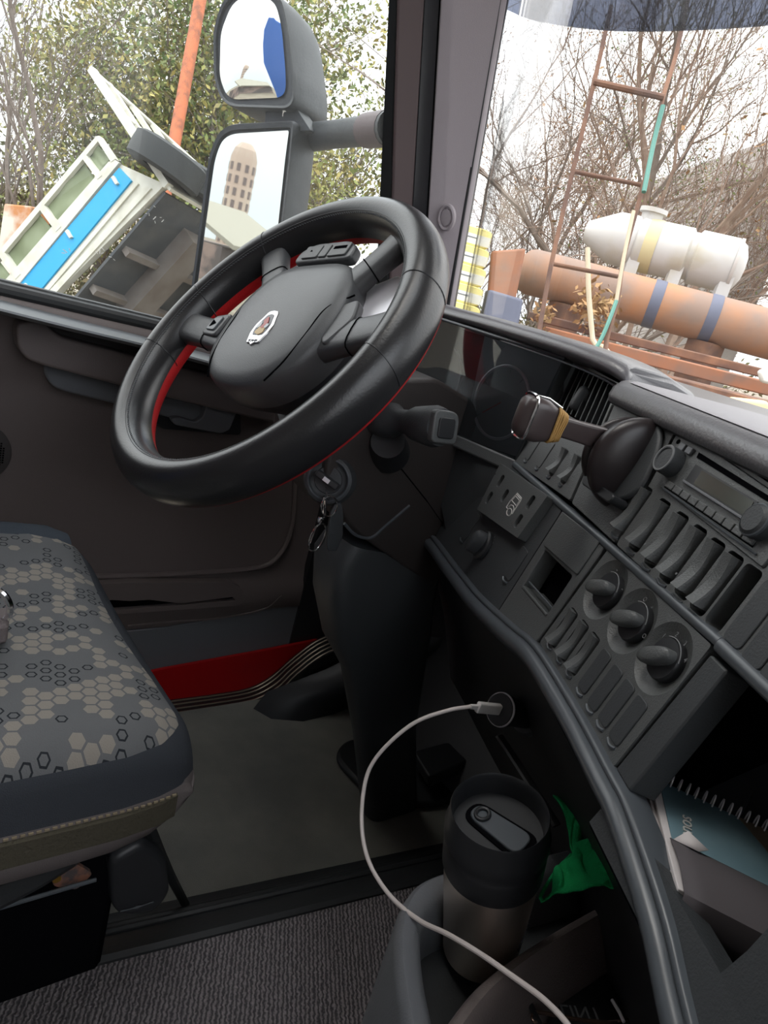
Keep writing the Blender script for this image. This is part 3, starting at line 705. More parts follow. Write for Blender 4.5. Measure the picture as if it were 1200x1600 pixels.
# ================================================================== DASHBOARD
AZ, TAU = R(30), R(15)
PO = V((.35, .191, .715)); PN = V((-math.sin(AZ)*math.cos(TAU), -math.cos(AZ)*math.cos(TAU), math.sin(TAU)))
PU_ = V((math.cos(AZ), -math.sin(AZ), 0)); PV = PN.cross(PU_)
def pp(px, py, h=0): return on(px, py, PO+PN*h, PN)
def uvp(p): d = p-PO; return d.dot(PU_), d.dot(PV)
def pt(u, v, h=0): return PO+PU_*u+PV*v+PN*h
def uv(px, py): return uvp(pp(px, py))
def quad(l, h=0): return [pp(px, py, 0)+PN*h for px, py in l]

dash = empty('dashboard', (.4, .3, ZF+.5), 'dark grey plastic truck dashboard curving round the driver, full of switches', 'dashboard')
# massive body behind the panels
uL, uR = uv(700, 800)[0]-.02, 1.05
def bodyring(v, dh):
    a = pt(uL, v, -.021-dh); b = pt(uR, v, -.021-dh)
    return [V((-.50, .44, a.z)), V((-.16, .405, a.z)), V((.13, .385, a.z)), V((a.x+.05, a.y-.02, a.z)), b, V((b.x, .81, a.z)), V((-.50, .81, a.z))]
comp = [uv(957, 1201)[0]+.014, uv(1200, 1490)[0]+.26]
vtop, vbot = .002, -.150
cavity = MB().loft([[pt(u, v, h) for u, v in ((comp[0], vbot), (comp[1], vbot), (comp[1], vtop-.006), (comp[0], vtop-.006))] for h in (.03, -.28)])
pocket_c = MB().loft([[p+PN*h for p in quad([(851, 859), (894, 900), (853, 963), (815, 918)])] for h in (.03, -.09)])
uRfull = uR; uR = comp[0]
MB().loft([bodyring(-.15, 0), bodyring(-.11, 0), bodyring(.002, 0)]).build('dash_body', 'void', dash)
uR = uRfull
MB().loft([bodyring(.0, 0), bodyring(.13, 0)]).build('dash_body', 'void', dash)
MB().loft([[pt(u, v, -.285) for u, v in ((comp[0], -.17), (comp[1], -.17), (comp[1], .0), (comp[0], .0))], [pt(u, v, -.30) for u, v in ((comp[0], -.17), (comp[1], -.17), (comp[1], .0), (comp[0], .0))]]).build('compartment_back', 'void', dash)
# top surface
pc_x = pp(985, 600)
MB().prism([(-.50, .47, .800), (-.16, .44, .800), (.13, .42, .800), (pt(.02, .13).x, pt(.02, .13).y+.05, .80), (pt(.45, .13).x, pt(.45, .13).y+.03, .800), (1.5, pt(.9, .13).y, .80), (1.5, .81, .80), (-.50, .81, .80)], (0, 0, .045)).build('dash_top', 'pad', dash, bevel=.004)

def panel(name, corners, h=0, th=.020, m='dash', r=.003, cut=None, bevel=.0012, grow=0):
    lp = rloop(quad(corners, h), r, 3)
    return MB().prism(lp, PN*-th).build(name, m, dash, bevel=bevel, seg=2, cut=cut)
def cutq(corners, r=.003, d0=.01, d1=-.05):
    return MB().prism(rloop(quad(corners, d0), r, 4), PN*(d1-d0))
def rot2(u, v, a): return u*math.cos(a)-v*math.sin(a), u*math.sin(a)+v*math.cos(a)
def slot_loop(u, v, w, h, r, H, a=0):
    q = [pt(u+rot2(x, y, a)[0], v+rot2(x, y, a)[1], H) for x, y in ((-w/2, -h/2), (w/2, -h/2), (w/2, h/2), (-w/2, h/2))]
    return rloop(q, r, 5)
def slot_cut(u, v, w, h, r=.006, a=0, d=-.03): return MB().prism(slot_loop(u, v, w, h, r, .01, a), PN*(d-.01))
def rocker(u, v, w, h, parent, a=0, label=True, lift=.0, sym=None):
    """rocker switch: concave rocking cap standing out of its slot"""
    g = []
    n = 9
    rings = []
    for k in range(n+1):
        y = -h/2+h*k/n; q = k/n
        top = .0012+.0060*(abs(q-.5)*2)**1.7*(1 if q < .5 else .55) + lift
        rr = []
        for x, hh in ((-w/2, -.012), (-w/2, top-.002), (-w/2+.0012, top), (w/2-.0012, top), (w/2, top-.002), (w/2, -.012)):
            a_, b_ = rot2(x, y, a); rr.append(pt(u+a_, v+b_, hh))
        rings.append(rr)
    o = MB().loft(rings).build('rocker_switch', 'dash', parent, ang=40)
    if sym:
        a_, b_ = rot2(0, -h*.30, a); text_mesh(sym, .007, pt(u+a_, v+b_, .0115), (PU_+PV*math.tan(a)).normalized(), (PV-PU_*math.tan(a)).normalized(), 'grey_mark', o, 'symbol')
    return o
def lip(u, v, w, h, parent, a=0, name='slot_lip'):
    """small finger scoop under a switch slot"""
    p = []
    for x, y, hh in ((-w/2+.002, -h/2-.0015, .0), (0, -h/2-.0032, .0006), (w/2-.002, -h/2-.0015, .0)):
        a_, b_ = rot2(x, y, a); p.append(pt(u+a_, v+b_, hh))
    return MB().tube(smooth(p, 4), .0013, 6).build(name, 'trim', parent)

SW, SH = .0190, .046
# -- upper vent + switches panel
vent = [(892, 567), (966, 600), (934, 676), (861, 632)]
vslots = [uv(831.6, 704), uv(850, 715), uv(869, 727), uv(888, 739)]
vs_a = -.02
vents_cut = [cutq(vent, .008)] + [slot_cut(u, v+.004, .0150, .034, .004) for u, v in vslots[2:]]
pA = panel('vent_panel', [(888, 555), (970, 600), (890, 782), (802, 720)], cut=vents_cut)
for i, (u, v) in enumerate(vslots):
    if i < 2: MB().prism(slot_loop(u, v+.004, .0140, .034, .003, .0), PN*.0012).build('blank_cover', 'dash', pA, bevel=.0006)
    else: rocker(u, v+.006, .0130, .030, pA)
    lip(u, v+.004, .015, .036, pA)
vv = empty('air_vent', pp(912, 620)); vv.parent = dash; vv.location = pp(912, 620)-OFF['dashboard']
OFF['air_vent'] = pp(912, 620)
vc = [V(p) for p in quad(vent)]
# vertical slats
for k in range(1, 10):
    q = k/10; a = vc[0].lerp(vc[1], q); b = vc[3].lerp(vc[2], q); a, b = a.lerp(b, .03), b.lerp(a, .03)
    dn = (b-a).normalized(); wx = PN*.006+PU_*.002
    MB().box((a+b)/2-PN*.008, (b-a)/2, wx, dn.cross(wx).normalized()*.0008).build('slat', 'dash_dark', vv)
for k in range(1, 5):
    q = k/5; a = vc[0].lerp(vc[3], q); b = vc[1].lerp(vc[2], q)
    MB().box((a+b)/2-PN*.017, (b-a)/2, PN*.004, PV*.0006).build('slat', 'black', vv)
u, v = uv(905, 622)
MB().loft([slot_loop(u, v, .013*s, .030*s, .0064*s, hh) for s, hh in ((1, -.010), (1, .002), (.9, .0045), (.5, .0055))]).build('vent_thumb_wheel', 'dash_dark', vv, ang=60)

# -- lever panel
panel('lever_panel', [(973, 602), (1062, 660), (960, 848), (893, 786)])
# -- radio + rocker panel
row = [(988+26.1*k, 798+22.7*k) for k in range(7)]
ra = 0.0
rslots = [uv(*p) for p in row]
radio_q = [(1068, 672), (1262, 805), (1194, 889), (1033, 762)]
pC = panel('radio_panel', [(1066, 662), (1290, 815), (1129, 1003), (963, 851)], cut=[cutq(radio_q, .002)] + [slot_cut(u, v, SW, SH*1.08, .005) for u, v in rslots])
for i, (u, v) in enumerate(rslots):
    if i < 6: rocker(u-.0022, v+.001, SW-.0065, SH-.004, pC, lift=.0005, sym='•' if i in (2, 4) else None)
    else: MB().prism(slot_loop(u, v, SW, SH, .005, -.016), PN*-.002).build('slot_bottom', 'void', pC)
    lip(u, v, SW, SH*1.1, pC)
# -- far right switch panel with blanks
sR = [(1178+31*k, 960+30*k) for k in range(3)]
pD = panel('blank_panel', [(1294, 820), (1600, 1080), (1440, 1330), (1134, 1007)], cut=None)
for px, py in sR:
    u, v = uv(px, py); MB().prism(slot_loop(u, v, SW, SH*1.05, .005, .0), PN*.0012).build('blank_cover', 'dash_dark', pD, bevel=.0006); lip(u, v, SW, SH*1.1, pD)

# -- crease trim bar
ca, cb_ = uv(700, 632)[0]-.1, 0
def bar(name, uv0, uv1, hts, m='trim'):
    (u0_, v0_), (u1_, v1_) = uv0, uv1
    rs = []
    for k in range(21):
        q = k/20; u = u0_+(u1_-u0_)*q; v = v0_+(v1_-v0_)*q
        rs.append([pt(u, v+dv, hh) for dv, hh in hts])
    return MB().loft(rs).build(name, m, dash, ang=50)
prof_c = [(-.0035, -.01), (-.0035, .0005), (-.0022, .0018), (.0005, .0024), (.0028, .0018), (.0042, 0), (.0042, -.01)]
c0_, c1_ = uv(803, 722), uv(1124, 1004)
bar('trim_bar', (c0_[0]+.004, c0_[1]-.002), c1_, prof_c)
bar('trim_bar', (c1_[0]+.001, c1_[1]), (1.0, c1_[1]), [(-.006, -.03), (-.006, .0008), (-.004, .0026), (.0, .0032), (.003, .0022), (.0045, 0), (.0045, -.03)])

# -- lights panel (lower left)
tl, bl_ = uv(745, 700), uv(683, 838)
pL = panel('lights_panel', [(700, 690), (806, 726), (876, 797), (768, 968), (720, 905), (680, 842)], h=-.001, m='dash_dark', r=.002)
mc = MB().prism(rloop(quad([(791.5, 729), (867, 781), (820, 847), (755, 801)], .010), .002), PN*-.012).build('mirror_control_plate', 'dash', dash, bevel=.001,
    cut=[MB().prism(slot_loop(*uvp(pp(px, py)), .0125, .0170, .0055, .02), PN*-.016) for px, py in ((792, 757), (799, 780), (774, 783), (840, 791), (821, 820))])
for px, py in ((792, 757), (799, 780), (774, 783), (840, 791), (821, 820)):
    u, v = uv(px, py)
    MB().prism(slot_loop(u+.002, v-.001, .0085, .0140, .0036, .0042), PN*.003).build('mirror_button', 'dash_dark', mc, bevel=.0008)
    MB().box(pt(u+.0018, v-.003, .0078), PU_*.0016, PV*.0004, PN*.0002).build('mirror_button_mark', 'grey_mark', mc)
    MB().box(pt(u+.0018, v-.0045, .0078), PU_*.0016, PV*.0004, PN*.0002).build('mirror_button_mark', 'grey_mark', mc)
# truck outline symbol
su, sv = uv(814, 794)
def line(pts, r=.0006, closed=False, parent=mc, m='white_mark', h=.0103, name='truck_symbol'):
    return MB().tube([pt(su+x*2.0, sv+y*1.1, h) for x, y in pts], r, 5, loop=closed).build(name, m, parent)
line([(-.007, -.0085), (-.007, -.001), (-.0045, .011), (.0045, .011), (.0055, .008), (.0055, -.0085)])
line([(-.0050, .0095), (.004, .0095)]); line([(-.0055, .001), (-.004, .0075), (.004, .0075), (.004, .001), (-.0055, .001)])
line([(-.007, -.0085), (-.004, -.0085)])
line([(.0005+.0038*math.cos(t), -.0095+.0038*math.sin(t)) for t in [2*math.pi*k/20 for k in range(20)]], .0006, True)
line([(-.0042+0, -.006), (-.003, -.003), (.0005, -.0015), (.004, -.003), (.0052, -.006)])
# headlight rotary switch
u, v = uv(757, 853)
hs = MB().lathe([(.019, .0), (.019, .004), (.017, .006), (0, .006)], pt(u, v, 0), PN, 32).build('headlight_switch', 'black', dash)
MB().loft([[pt(u+rot2(x*s, y*s, -.30)[0], v+rot2(x*s, y*s, -.30)[1], hh) for x, y in [(.0085*math.cos(t), .017*math.sin(t)) for t in [2*math.pi*k/20 for k in range(20)]]] for s, hh in ((1, .005), (1, .017), (.85, .020), (.3, .021))]).build('switch_knob', 'dash_dark', hs, ang=60)
for a in (.2, .6, 1.0):
    MB().box(pt(u+.022*math.cos(a), v+.022*math.sin(a), .0003), PU_*.0008, PV*.0008, PN*.0002).build('position_mark', 'grey_mark', hs)
for pxy in ((735, 822), (806, 880)):
    u, v = uv(*pxy)
    MB().prism(slot_loop(u, v, .021, .040, .005, -.001), PN*.0014).build('blank_cover', 'dash_dark', pL, bevel=.0008)
    lip(u, v, .020, .042, pL)

# -- pocket panel
pB = panel('pocket_panel', [(881, 794), (945, 853), (838, 1003), (775, 960)], m='dash', cut=[cutq([(851, 859), (894, 900), (853, 963), (815, 918)], .003)])
MB().prism(rloop(quad([(880, 800), (939, 846), (903, 899), (851, 853)], .0), .002), PN*.0018).build('coin_tray_lid', 'dash', pB, bevel=.0008)
a, b_ = pp(815, 918), pp(853, 963)
MB().prism([a+PN*.001, b_+PN*.001, b_-PN*.05-PV*.0+PV*.004, a-PN*.05+PV*.004], PV*.003).build('pocket_ledge', 'dash', pB, bevel=.001)
for s in (.0,): MB().tube([a+PV*.009-PN*.004, b_+PV*.009-PN*.004], .0012, 6).build('pocket_ledge', 'trim', pB)

# -- climate panel with three dials, rockers and blanks
bowls = [(945, 921), (987, 970), (1035, 1028)]
lows = [(880, 981), (896, 1001), (912, 1021.5)]
blanks = [(929.5, 1049), (946, 1075), (963.5, 1099), (982, 1126)]
cuts = []
for px, py in bowls:
    u, v = uv(px, py)
    sp = MB(); rs_ = .044; c = pt(u, v, .0335); nn = []
    for j in range(1, 12):
        th_ = math.pi*j/12; nn.append([c+PN*(-rs_*math.cos(th_))+(PU_*math.cos(t)+PV*math.sin(t))*rs_*math.sin(th_) for t in [2*math.pi*k/32 for k in range(32)]])
    cuts.append(sp.loft(nn))
LW, LH = .0170, .039
for px, py in lows: cuts.append(slot_cut(*uv(px, py), LW, LH, .004))
pK = panel('climate_panel', [(950, 858), (1112, 1008), (957, 1200), (843, 1003)], cut=cuts, th=.024)
for i, (px, py) in enumerate(bowls):
    u, v = uv(px, py)
    kb = MB().lathe([(.0165, -.009), (.0165, -.002), (.0155, 0), (0, .001)], pt(u, v, 0), PN, 36).build('dial', 'black', pK)
    aa = (.45, .5, .6)[i]
    MB().loft([[pt(u+rot2(x*s, y*s, aa)[0], v+rot2(x*s, y*s, aa)[1], hh) for x, y in [(-.021+.006*(1-abs(math.sin(t))), 0) if False else (math.copysign(abs(math.cos(t))**.7, math.cos(t))*.0165-.002, math.copysign(abs(math.sin(t))**.8, math.sin(t))*.0062) for t in [2*math.pi*k/24 for k in range(24)]]] for s, hh in ((1, -.002), (1, .006), (.93, .0085), (.7, .0096), (.2, .010))]).build('dial_grip', 'dash', kb, ang=60)
    MB().tube([pt(u+.0168*math.cos(t), v+.0168*math.sin(t), -.0005) for t in [R(20+100*k/10) for k in range(11)]], .0005, 5).build('dial_ring', 'grey_mark', kb)
    for k, a in enumerate((-25, 12, 50, 88, 126)):
        t = R(a+20); q = pt(u+.0196*math.cos(t), v+.0196*math.sin(t), -.0028)
        if i == 2 and k in (1, 2, 3, 4): text_mesh(str(5-k), .0052, q, PU_, PV, 'grey_mark', kb, 'dial_number')
        elif i == 1 and k in (0, 2, 3): text_mesh('○' if k != 2 else '◦', .005, q, PU_, PV, 'grey_mark', kb, 'dial_mark')
        elif i == 0 and k in (1, 3): MB().box(q, PU_*.001, PV*.0004, PN*.0003).build('dial_mark', 'grey_mark', kb)
for px, py in lows: rocker(uv(px, py)[0]-.002, uv(px, py)[1], LW-.006, LH-.003, pK, lift=-.001); lip(*uv(px, py), LW, LH*1.05, pK)
for px, py in blanks:
    u, v = uv(px, py); MB().prism(slot_loop(u, v, LW-.001, LH, .004, .0), PN*.0012).build('blank_cover', 'dash_dark', pK, bevel=.0007); lip(u, v, LW, LH*1.03, pK)

# -- side wall of the open compartment and its interior
MB().prism(rloop([pt(uv(1117, 1010)[0], -.006, -.001), pt(comp[0]+.012, -.006, -.001), pt(comp[0]+.010, -.112, -.001), pt(uv(960, 1201)[0], -.112, -.001)], .002), PN*-.022).build('compartment_jamb', 'dash_dark', dash, bevel=.002)
cu0 = comp[0]
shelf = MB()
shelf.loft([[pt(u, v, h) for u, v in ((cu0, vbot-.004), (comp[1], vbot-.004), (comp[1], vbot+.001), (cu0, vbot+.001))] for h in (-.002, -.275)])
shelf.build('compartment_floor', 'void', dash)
# lower lip trim, rounded, running the whole dash width
lowpath = [pp(665, 826, .004), pp(680, 842, .004), pp(712, 884, .004), pp(750, 930, .004), pp(800, 975, .004), pp(840, 1010, .004), pp(900, 1103, .004), pp(957, 1207, .004), pp(985, 1262, .004), pp(1040, 1420, .004), pp(1072, 1550, .004), pp(1110, 1700, .004)]
lp = smooth(lowpath, 5)
rs = []
for i, p in enumerate(lp):
    t = (lp[min(i+1, len(lp)-1)]-lp[max(i-1, 0)]).normalized(); dn = t.cross(PN).normalized()
    if dn.z > 0: dn = -dn
    q = min(1, i/(len(lp)*.5))
    rs.append([p+dn*a_*1.0+PN*b2 for a_, b2 in ((-.001, -.02), (-.001, .001), (.001, .003), (.003, .003), (.0045, .0015), (.0055, .004), (.009, .008), (.014, .008), (.019, .004), (.023, -.004), (.024, -.02))])
MB().loft(rs).build('lower_lip', 'trim', dash, ang=50)
# inner lip ledge within the open compartment
MB().loft([[pt(u, v, h) for v, h in ((-.120, .0), (-.122, -.020), (-.150, -.026), (-.150, .002))] for u in (comp[0]+.002, comp[1])]).build('inner_ledge', 'dash_dark', dash, ang=30)
# right jamb of the compartment
ur = uv(1100, 1560)[0]
MB().loft([[pt(u+du, v, h) for u, h in ((ur, .000), (ur+.2, .002), (ur+.2, -.02), (ur+.0, -.05))] for v, du in ((-.135, -.004), (-.10, 0), (-.05, .0), (-.006, .0))]).build('compartment_jamb', 'dash_dark', dash, ang=40)

# knee panel below the lip
kn = []
for i, p in enumerate(lp[::3]):
    kn.append([p+V((0, .005, -.016)), p+V((-.00, .030, -.05)), p+V((.0, .10, -.16)), p+V((.0, .17, -.30))])
MB().loft(kn, closed=False).build('knee_panel', 'black', dash, ang=50)

# -- instrument cluster
cn = V((0, -math.cos(R(1)), math.sin(R(1)))); c0 = pp(803, 720)
def cp_(px, py, h=0): return on(px, py, c0, cn)+cn*h
tl_, tr_, br_, blq = cp_(732, 512), cp_(884, 560), cp_(808, 719), cp_(697, 682)
cxL = V((1, 0, 0)); cyL = cn.cross(cxL)
lft = tl_ + cxL*-.29 ; lfb = blq+cxL*-.27
clus = MB().prism([lft, tl_, tr_, br_, blq, lfb], cn*-.0008).build('instrument_glass', 'cluster_glass', dash)
MB().prism([p-cn*.045 for p in (lft, tr_+cyL*.01, br_-cyL*.01, lfb)], cn*-.01).build('instrument_back', 'void', dash)
M['dialface_reflect'] = mat('instrument_face_reflect', (.20, .225, .24), .5)  # bluish-grey reflection in the glass put into the face colour
fm = (tl_+blq)/2
face = MB().prism(rloop([p-cn*.030 for p in (tl_+cxL*.004, tr_-cxL*.004, br_-cxL*.004, blq+cxL*.004)], .004), cn*-.004).build('instrument_face_reflect', 'dialface_reflect', dash)
dc = cp_(762, 625, -.026)
MB().tube([dc+(cxL*math.cos(t)+cyL*math.sin(t))*.050 for t in [2*math.pi*k/48 for k in range(48)]], .0022, 8, loop=True).build('dial_bezel', 'silver', dash)
for k in range(9):
    t = R(-40+k*32.5); d = cxL*math.cos(t)+cyL*math.sin(t)
    MB().box(dc+d*.043, d*.003, cn.cross(d)*.0006, cn*.0004).build('dial_tick', 'grey_mark', face)
MB().tube([dc, dc+(cxL*-.6+cyL*-.5)*.045], .0008, 6).build('dial_needle', 'red_paint', face)
dc2 = dc+cxL*-.14
MB().tube([dc2+(cxL*math.cos(t)+cyL*math.sin(t))*.050 for t in [2*math.pi*k/48 for k in range(48)]], .0018, 8, loop=True).build('dial_bezel', 'trim', dash)
# bezel around the cluster
bz = MB()
MB().tube([lft+cn*.001, tl_+cn*.001, tr_+cn*.001], .0022, 8).build('cluster_bezel', 'trim', dash)
MB().prism([blq+cxL*-.25+cn*.001, br_+cn*.001, br_-cyL*.018+cn*.004, blq+cxL*-.25-cyL*.018+cn*.004], cn*-.01).build('cluster_bezel', 'dash', dash, bevel=.003)
MB().prism([cp_(660, 690, -.01), cp_(806, 722, -.004), pp(876, 797, -.01), pp(700, 850, -.012)], cn*-.02).build('column_surround', 'dash_dark', dash, bevel=.003)
MB().prism([tr_-cxL*.004+cn*.0, pp(892, 555, 0), pp(806, 720, 0), br_-cxL*.004], cn*-.02).build('cluster_bezel', 'dash', dash, bevel=.002)
# recess walls under the hood
# hood lip swept over the cluster
hp = [ony(px, py, y) for px, py, y in ((560, 438, .44), (600, 449, .40), (650, 464, .36), (700, 479, .325), (760, 494, .295), (830, 514, .272), (900, 536, .258), (950, 556, .252), (978, 573, .252), (988, 588, .256))]
hp = smooth(hp, 5); rs = []
for i, p in enumerate(hp):
    t = (hp[min(i+1, len(hp)-1)]-hp[max(i-1, 0)]); t.z = 0; t.normalize(); o_ = V((t.y, -t.x, 0))
    dz = V((0, 0, 1)); g_ = lambda a, z: p+(o_*a if a > -.03 else V((0, -1, 0))*a)+dz*z
    rs.append([g_(-.20, -.05), g_(-.14, -.010), g_(-.08, .001), g_(-.02, .002), g_(-.006, .0), g_(.002, -.004), g_(.005, -.010), g_(.004, -.013), g_(-.002, -.017), g_(-.02, -.020), g_(-.06, -.027), g_(-.2, -.06)])
MB().loft(rs).build('hood', 'pad', dash, ang=50)
hl = [p+V((0, .004, -.025)) for p in hp]
MB().tube(hl, .0012, 6).build('hood_edge', 'trim', dash)
# centre pad
cA = pp(984, 596); uA = uvp(cA)[0]
rs = []
for k, (u, s) in enumerate(((uA-.004, .75), (uA, .95), (uA+.006, 1), (uA+.2, 1), (uA+.5, 1), (1.0, 1))):
    base = pt(u, 0); base.z = 0; O = V((-math.sin(AZ), -math.cos(AZ), 0)); bp = pt(u, .13); zz = .830
    b2 = V((bp.x, bp.y, 0))
    fwd = V((0, 1, 0))
    rs.append([b2+O*(a*s if a > -.05 else a*(.35 + .65*min(1, (k+.2)/3))) + V((0, 0, z0)) for a, z0 in ((-.03, .822), (.008, .822), (.014, .825), (.016, .832), (.013, .841), (.006, .847), (-.004, .850), (-.12, .851), (-.26, .849), (-.30, .83))])
MB().loft(rs).build('centre_pad', 'pad', dash, ang=50)
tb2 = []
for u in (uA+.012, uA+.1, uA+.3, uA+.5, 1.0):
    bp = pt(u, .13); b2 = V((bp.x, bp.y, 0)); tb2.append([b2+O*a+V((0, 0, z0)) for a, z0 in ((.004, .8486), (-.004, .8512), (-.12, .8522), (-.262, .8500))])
MB().loft(tb2, closed=False).build('centre_pad_glare', 'pad_glare', dash, ang=60)  # sheet over the pad with the glare painted in
MB().tube([pt(uA+.002, .113, .006), pt(1.0, .113, .006)], .003, 8).build('pad_piping', 'black', dash)

# ================================================================== CAR RADIO
rq = quad(radio_q, 0)
rad = empty('car_radio', pp(1130, 780), 'grey single slot car radio with a blank display set in the centre panel', 'car radio')
rf = MB().prism(rloop([p.lerp((rq[0]+rq[1]+rq[2]+rq[3])/4, .006)+PN*.002 for p in rq], .002), PN*-.02).build('faceplate', 'dash', rad, bevel=.0012, seg=2)
u, v = uv(1057, 727)
MB().lathe([(.0125, .002), (.0125, .012), (.0115, .0145), (.0095, .0145), (.009, .0135), (0, .0135)], pt(u, v, 0), PN, 30).build('volume_knob', 'dash_dark', rad)
MB().lathe([(.0122, .0140), (.0118, .0148), (.0105, .0148), (.0102, .0140)], pt(u, v, 0), PN, 30, caps=False).build('knob_ring', 'grey_mark', rad)
u, v = uv(1196, 822)
MB().lathe([(.0125, .002), (.0120, .010), (.009, .0125), (0, .0125)], pt(u, v, 0), PN, 30).build('tuning_knob', 'dash_dark', rad)
MB().lathe([(.0126, .0090), (.0122, .0105), (.0112, .0110)], pt(u, v, 0), PN, 30, caps=False).build('knob_ring', 'trim', rad)
M['display'] = mat('radio_display', (.035, .038, .030), .2)
MB().prism(rloop(quad([(1091, 728), (1189, 787), (1172, 815), (1074, 754)], .0022), .001), PN*.0006).build('display_frame', 'black', rad)
MB().prism(rloop(quad([(1102, 738), (1183, 787), (1170, 810), (1088, 759)], .0028), .001), PN*.0004).build('display', 'display', rad)
MB().prism(quad([(1075, 753), (1170, 813), (1167, 817), (1073, 757)], .0022), PN*.003).build('display_sill', 'door_blue', rad, bevel=.0006)
MB().prism(quad([(1096, 709), (1215, 783), (1211, 791), (1092, 717)], .0021), PN*.0006).build('cassette_slot', 'void', rad)
for p in ((1071.5, 701.5), (1082.5, 707.5)):
    u, v = uv(*p); MB().prism(slot_loop(u, v, .0085, .0062, .001, .002), PN*.003).build('small_button', 'door_blue', rad, bevel=.0006)
u, v = uv(1063, 692); MB().lathe([(.0022, .002), (.0022, .0026), (0, .0026)], pt(u, v, 0), PN, 12).build('dot', 'void', rad)
b0, b1 = V((*uv(1053, 762), 0)), V((*uv(1177, 845), 0))
MB().prism(quad([(1048, 754), (1186, 848), (1179, 858), (1041, 763)], .0020), PN*.0005).build('button_channel', 'void', rad)
for k in range(10):
    q = b0.lerp(b1, k/9); MB().prism(slot_loop(q.x, q.y, (b1-b0).length/9*.90, .0058, .0008, .002), PN*.0028).build('preset_button', 'dash', rad, bevel=.0006)
MB().tube([pp(1036, 763, .003), pp(1181, 866, .003)], .0008, 6).build('faceplate_edge', 'trim', rad)

# ================================================================== HAND BRAKE LEVER
hb = empty('hand_brake_lever', pp(985, 740), 'dark lever with a chrome-edged grip on a round black housing beside the air vent', 'lever')
MB().prism(rloop(quad([(1000, 650), (1038, 662), (1040, 700), (1006, 775), (960, 790), (922, 765), (925, 730)], .0), .018, 5), PN*.006).build('base_plate', 'dash_dark', hb, bevel=.003, seg=3)
u, v = uv(982, 722)
dirl = V((-.72, -.62, .30)).normalized()
lx = PU_
def shell(uc, hw, rr, name):
    rs = []
    for k in range(-6, 7):
        x = k/6; s = math.sqrt(max(0.0, 1-(abs(x)**2.6)))*.999+.001
        rs.append([pt(uc+x*hw, v, .0)+(PV*math.sin(t)+PN*math.cos(t))*rr*max(s, .25)+PN*-.004 for t in [R(-180+360*j/36) for j in range(36)]])
    return MB().loft(rs).build(name, 'black', hb, ang=60)
tmpm = M['black']
M['housing'] = mat('lever_housing_plastic', (.016, .012, .013), .35)
shell(u+.008, .016, .046, 'housing_shell').data.materials[0] = M['housing']
shell(u-.024, .009, .040, 'housing_shell').data.materials[0] = M['housing']
MB().prism(rloop(quad([(935, 752), (985, 788), (975, 800), (930, 768)], .0), .006), PN*.018).build('housing_foot', 'black', hb, bevel=.003)
# arm and grip
h0 = pt(u-.012, v+.006, .03); h1 = at(866, 663, .66); h2 = at(833, 657, .665)
hd_ = (h1-h0).normalized(); hy = hd_.cross(V((0, 0, 1))).normalized(); hz_ = hy.cross(hd_).normalized()
def rrect(c, ax, ay, wx, wy, r): return rloop([c-ax*wx-ay*wy, c+ax*wx-ay*wy, c+ax*wx+ay*wy, c-ax*wx+ay*wy], r, 4)
M['lever_pl'] = mat('lever_brown_black_plastic', (.040, .030, .030), .33)
MB().loft([rrect(h0, hy, hz_, .009, .0105, .003), rrect(h0.lerp(h1, .5), hy, hz_, .0085, .0095, .003), rrect(h1, hy, hz_, .0085, .0092, .003)]).build('lever_arm', 'lever_pl', hb, ang=40)
hd2 = (h2-h1).normalized()
gl = MB().loft([rrect(h1-hd_*.002, hy, hz_, .010, .0115, .004), rrect(h1+hd_*.004, hy, hz_, .0125, .016, .007), rrect(h1+hd_*.018, hy, hz_, .0145, .0205, .010), rrect(h1+hd_*.030, hy, hz_, .0145, .0205, .010), rrect(h1+hd_*.036, hy, hz_, .011, .0165, .009), rrect(h1+hd_*.038, hy, hz_, .006, .010, .005)]).build('grip', 'lever_pl', hb, ang=50)
MB().tube([p for p in rrect(h1+hd_*.031, hy, hz_, .0147, .0207, .010)], .0016, 6, loop=True).build('grip_edge', 'chrome', gl)
MB().tube([h1+hd_*.004+hz_*.0165-hy*.010, h1+hd_*.018+hz_*.021-hy*.007, h1+hd_*.031+hz_*.0205-hy*.006], .0012, 6).build('grip_edge', 'chrome', gl)
rb = empty('rubber_bands', h1, 'tan rubber bands wound round the neck of the chrome-edged lever grip', 'rubber bands')
for k in range(5):
    d_ = -.004+.0022*k; tl3 = rnd.uniform(-.002, .002)
    MB().tube([p+hd_*(tl3*math.sin(i*.4)) for i, p in enumerate(rrect(h1+hd_*(d_+.001), hy, hz_, .0118+.0006*k, .0130+.0008*k, .006))], .0013, 6, loop=True).build('band', 'rope', rb)

# ================================================================== LOOSE THINGS INSIDE
# travel mug
mt, mb_ = at(781, 1268, .60), at(750, 1480, .675)
ma = (mt-mb_).normalized(); mL = (mt-mb_).length
mug = empty('travel_mug', mb_, 'brushed steel travel mug with black collar and lid in the console tray', 'travel mug')
MB().lathe([(.033, 0), (.035, .002), (.0425, mL-.060), (.0425, mL-.055)], mb_, ma, 56).build('body', 'steel', mug)
MB().lathe([(.0435, mL-.062), (.0440, mL-.060), (.0445, mL-.040), (.0435, mL-.037), (.0428, mL-.036), (.0428, mL-.030), (.0450, mL-.028), (.0450, mL-.018), (.0425, mL-.014), (.0420, mL), (.0410, mL+.002), (.0400, mL+.0005), (.0392, mL-.006), (.0385, mL-.020), (0, mL-.021)], mb_, ma, 56).build('lid', 'black', mug)
mx = (cr - ma*cr.dot(ma)).normalized(); my = ma.cross(mx)
def MP(x, y, h): return mb_+ma*(mL+h)+mx*x+my*y
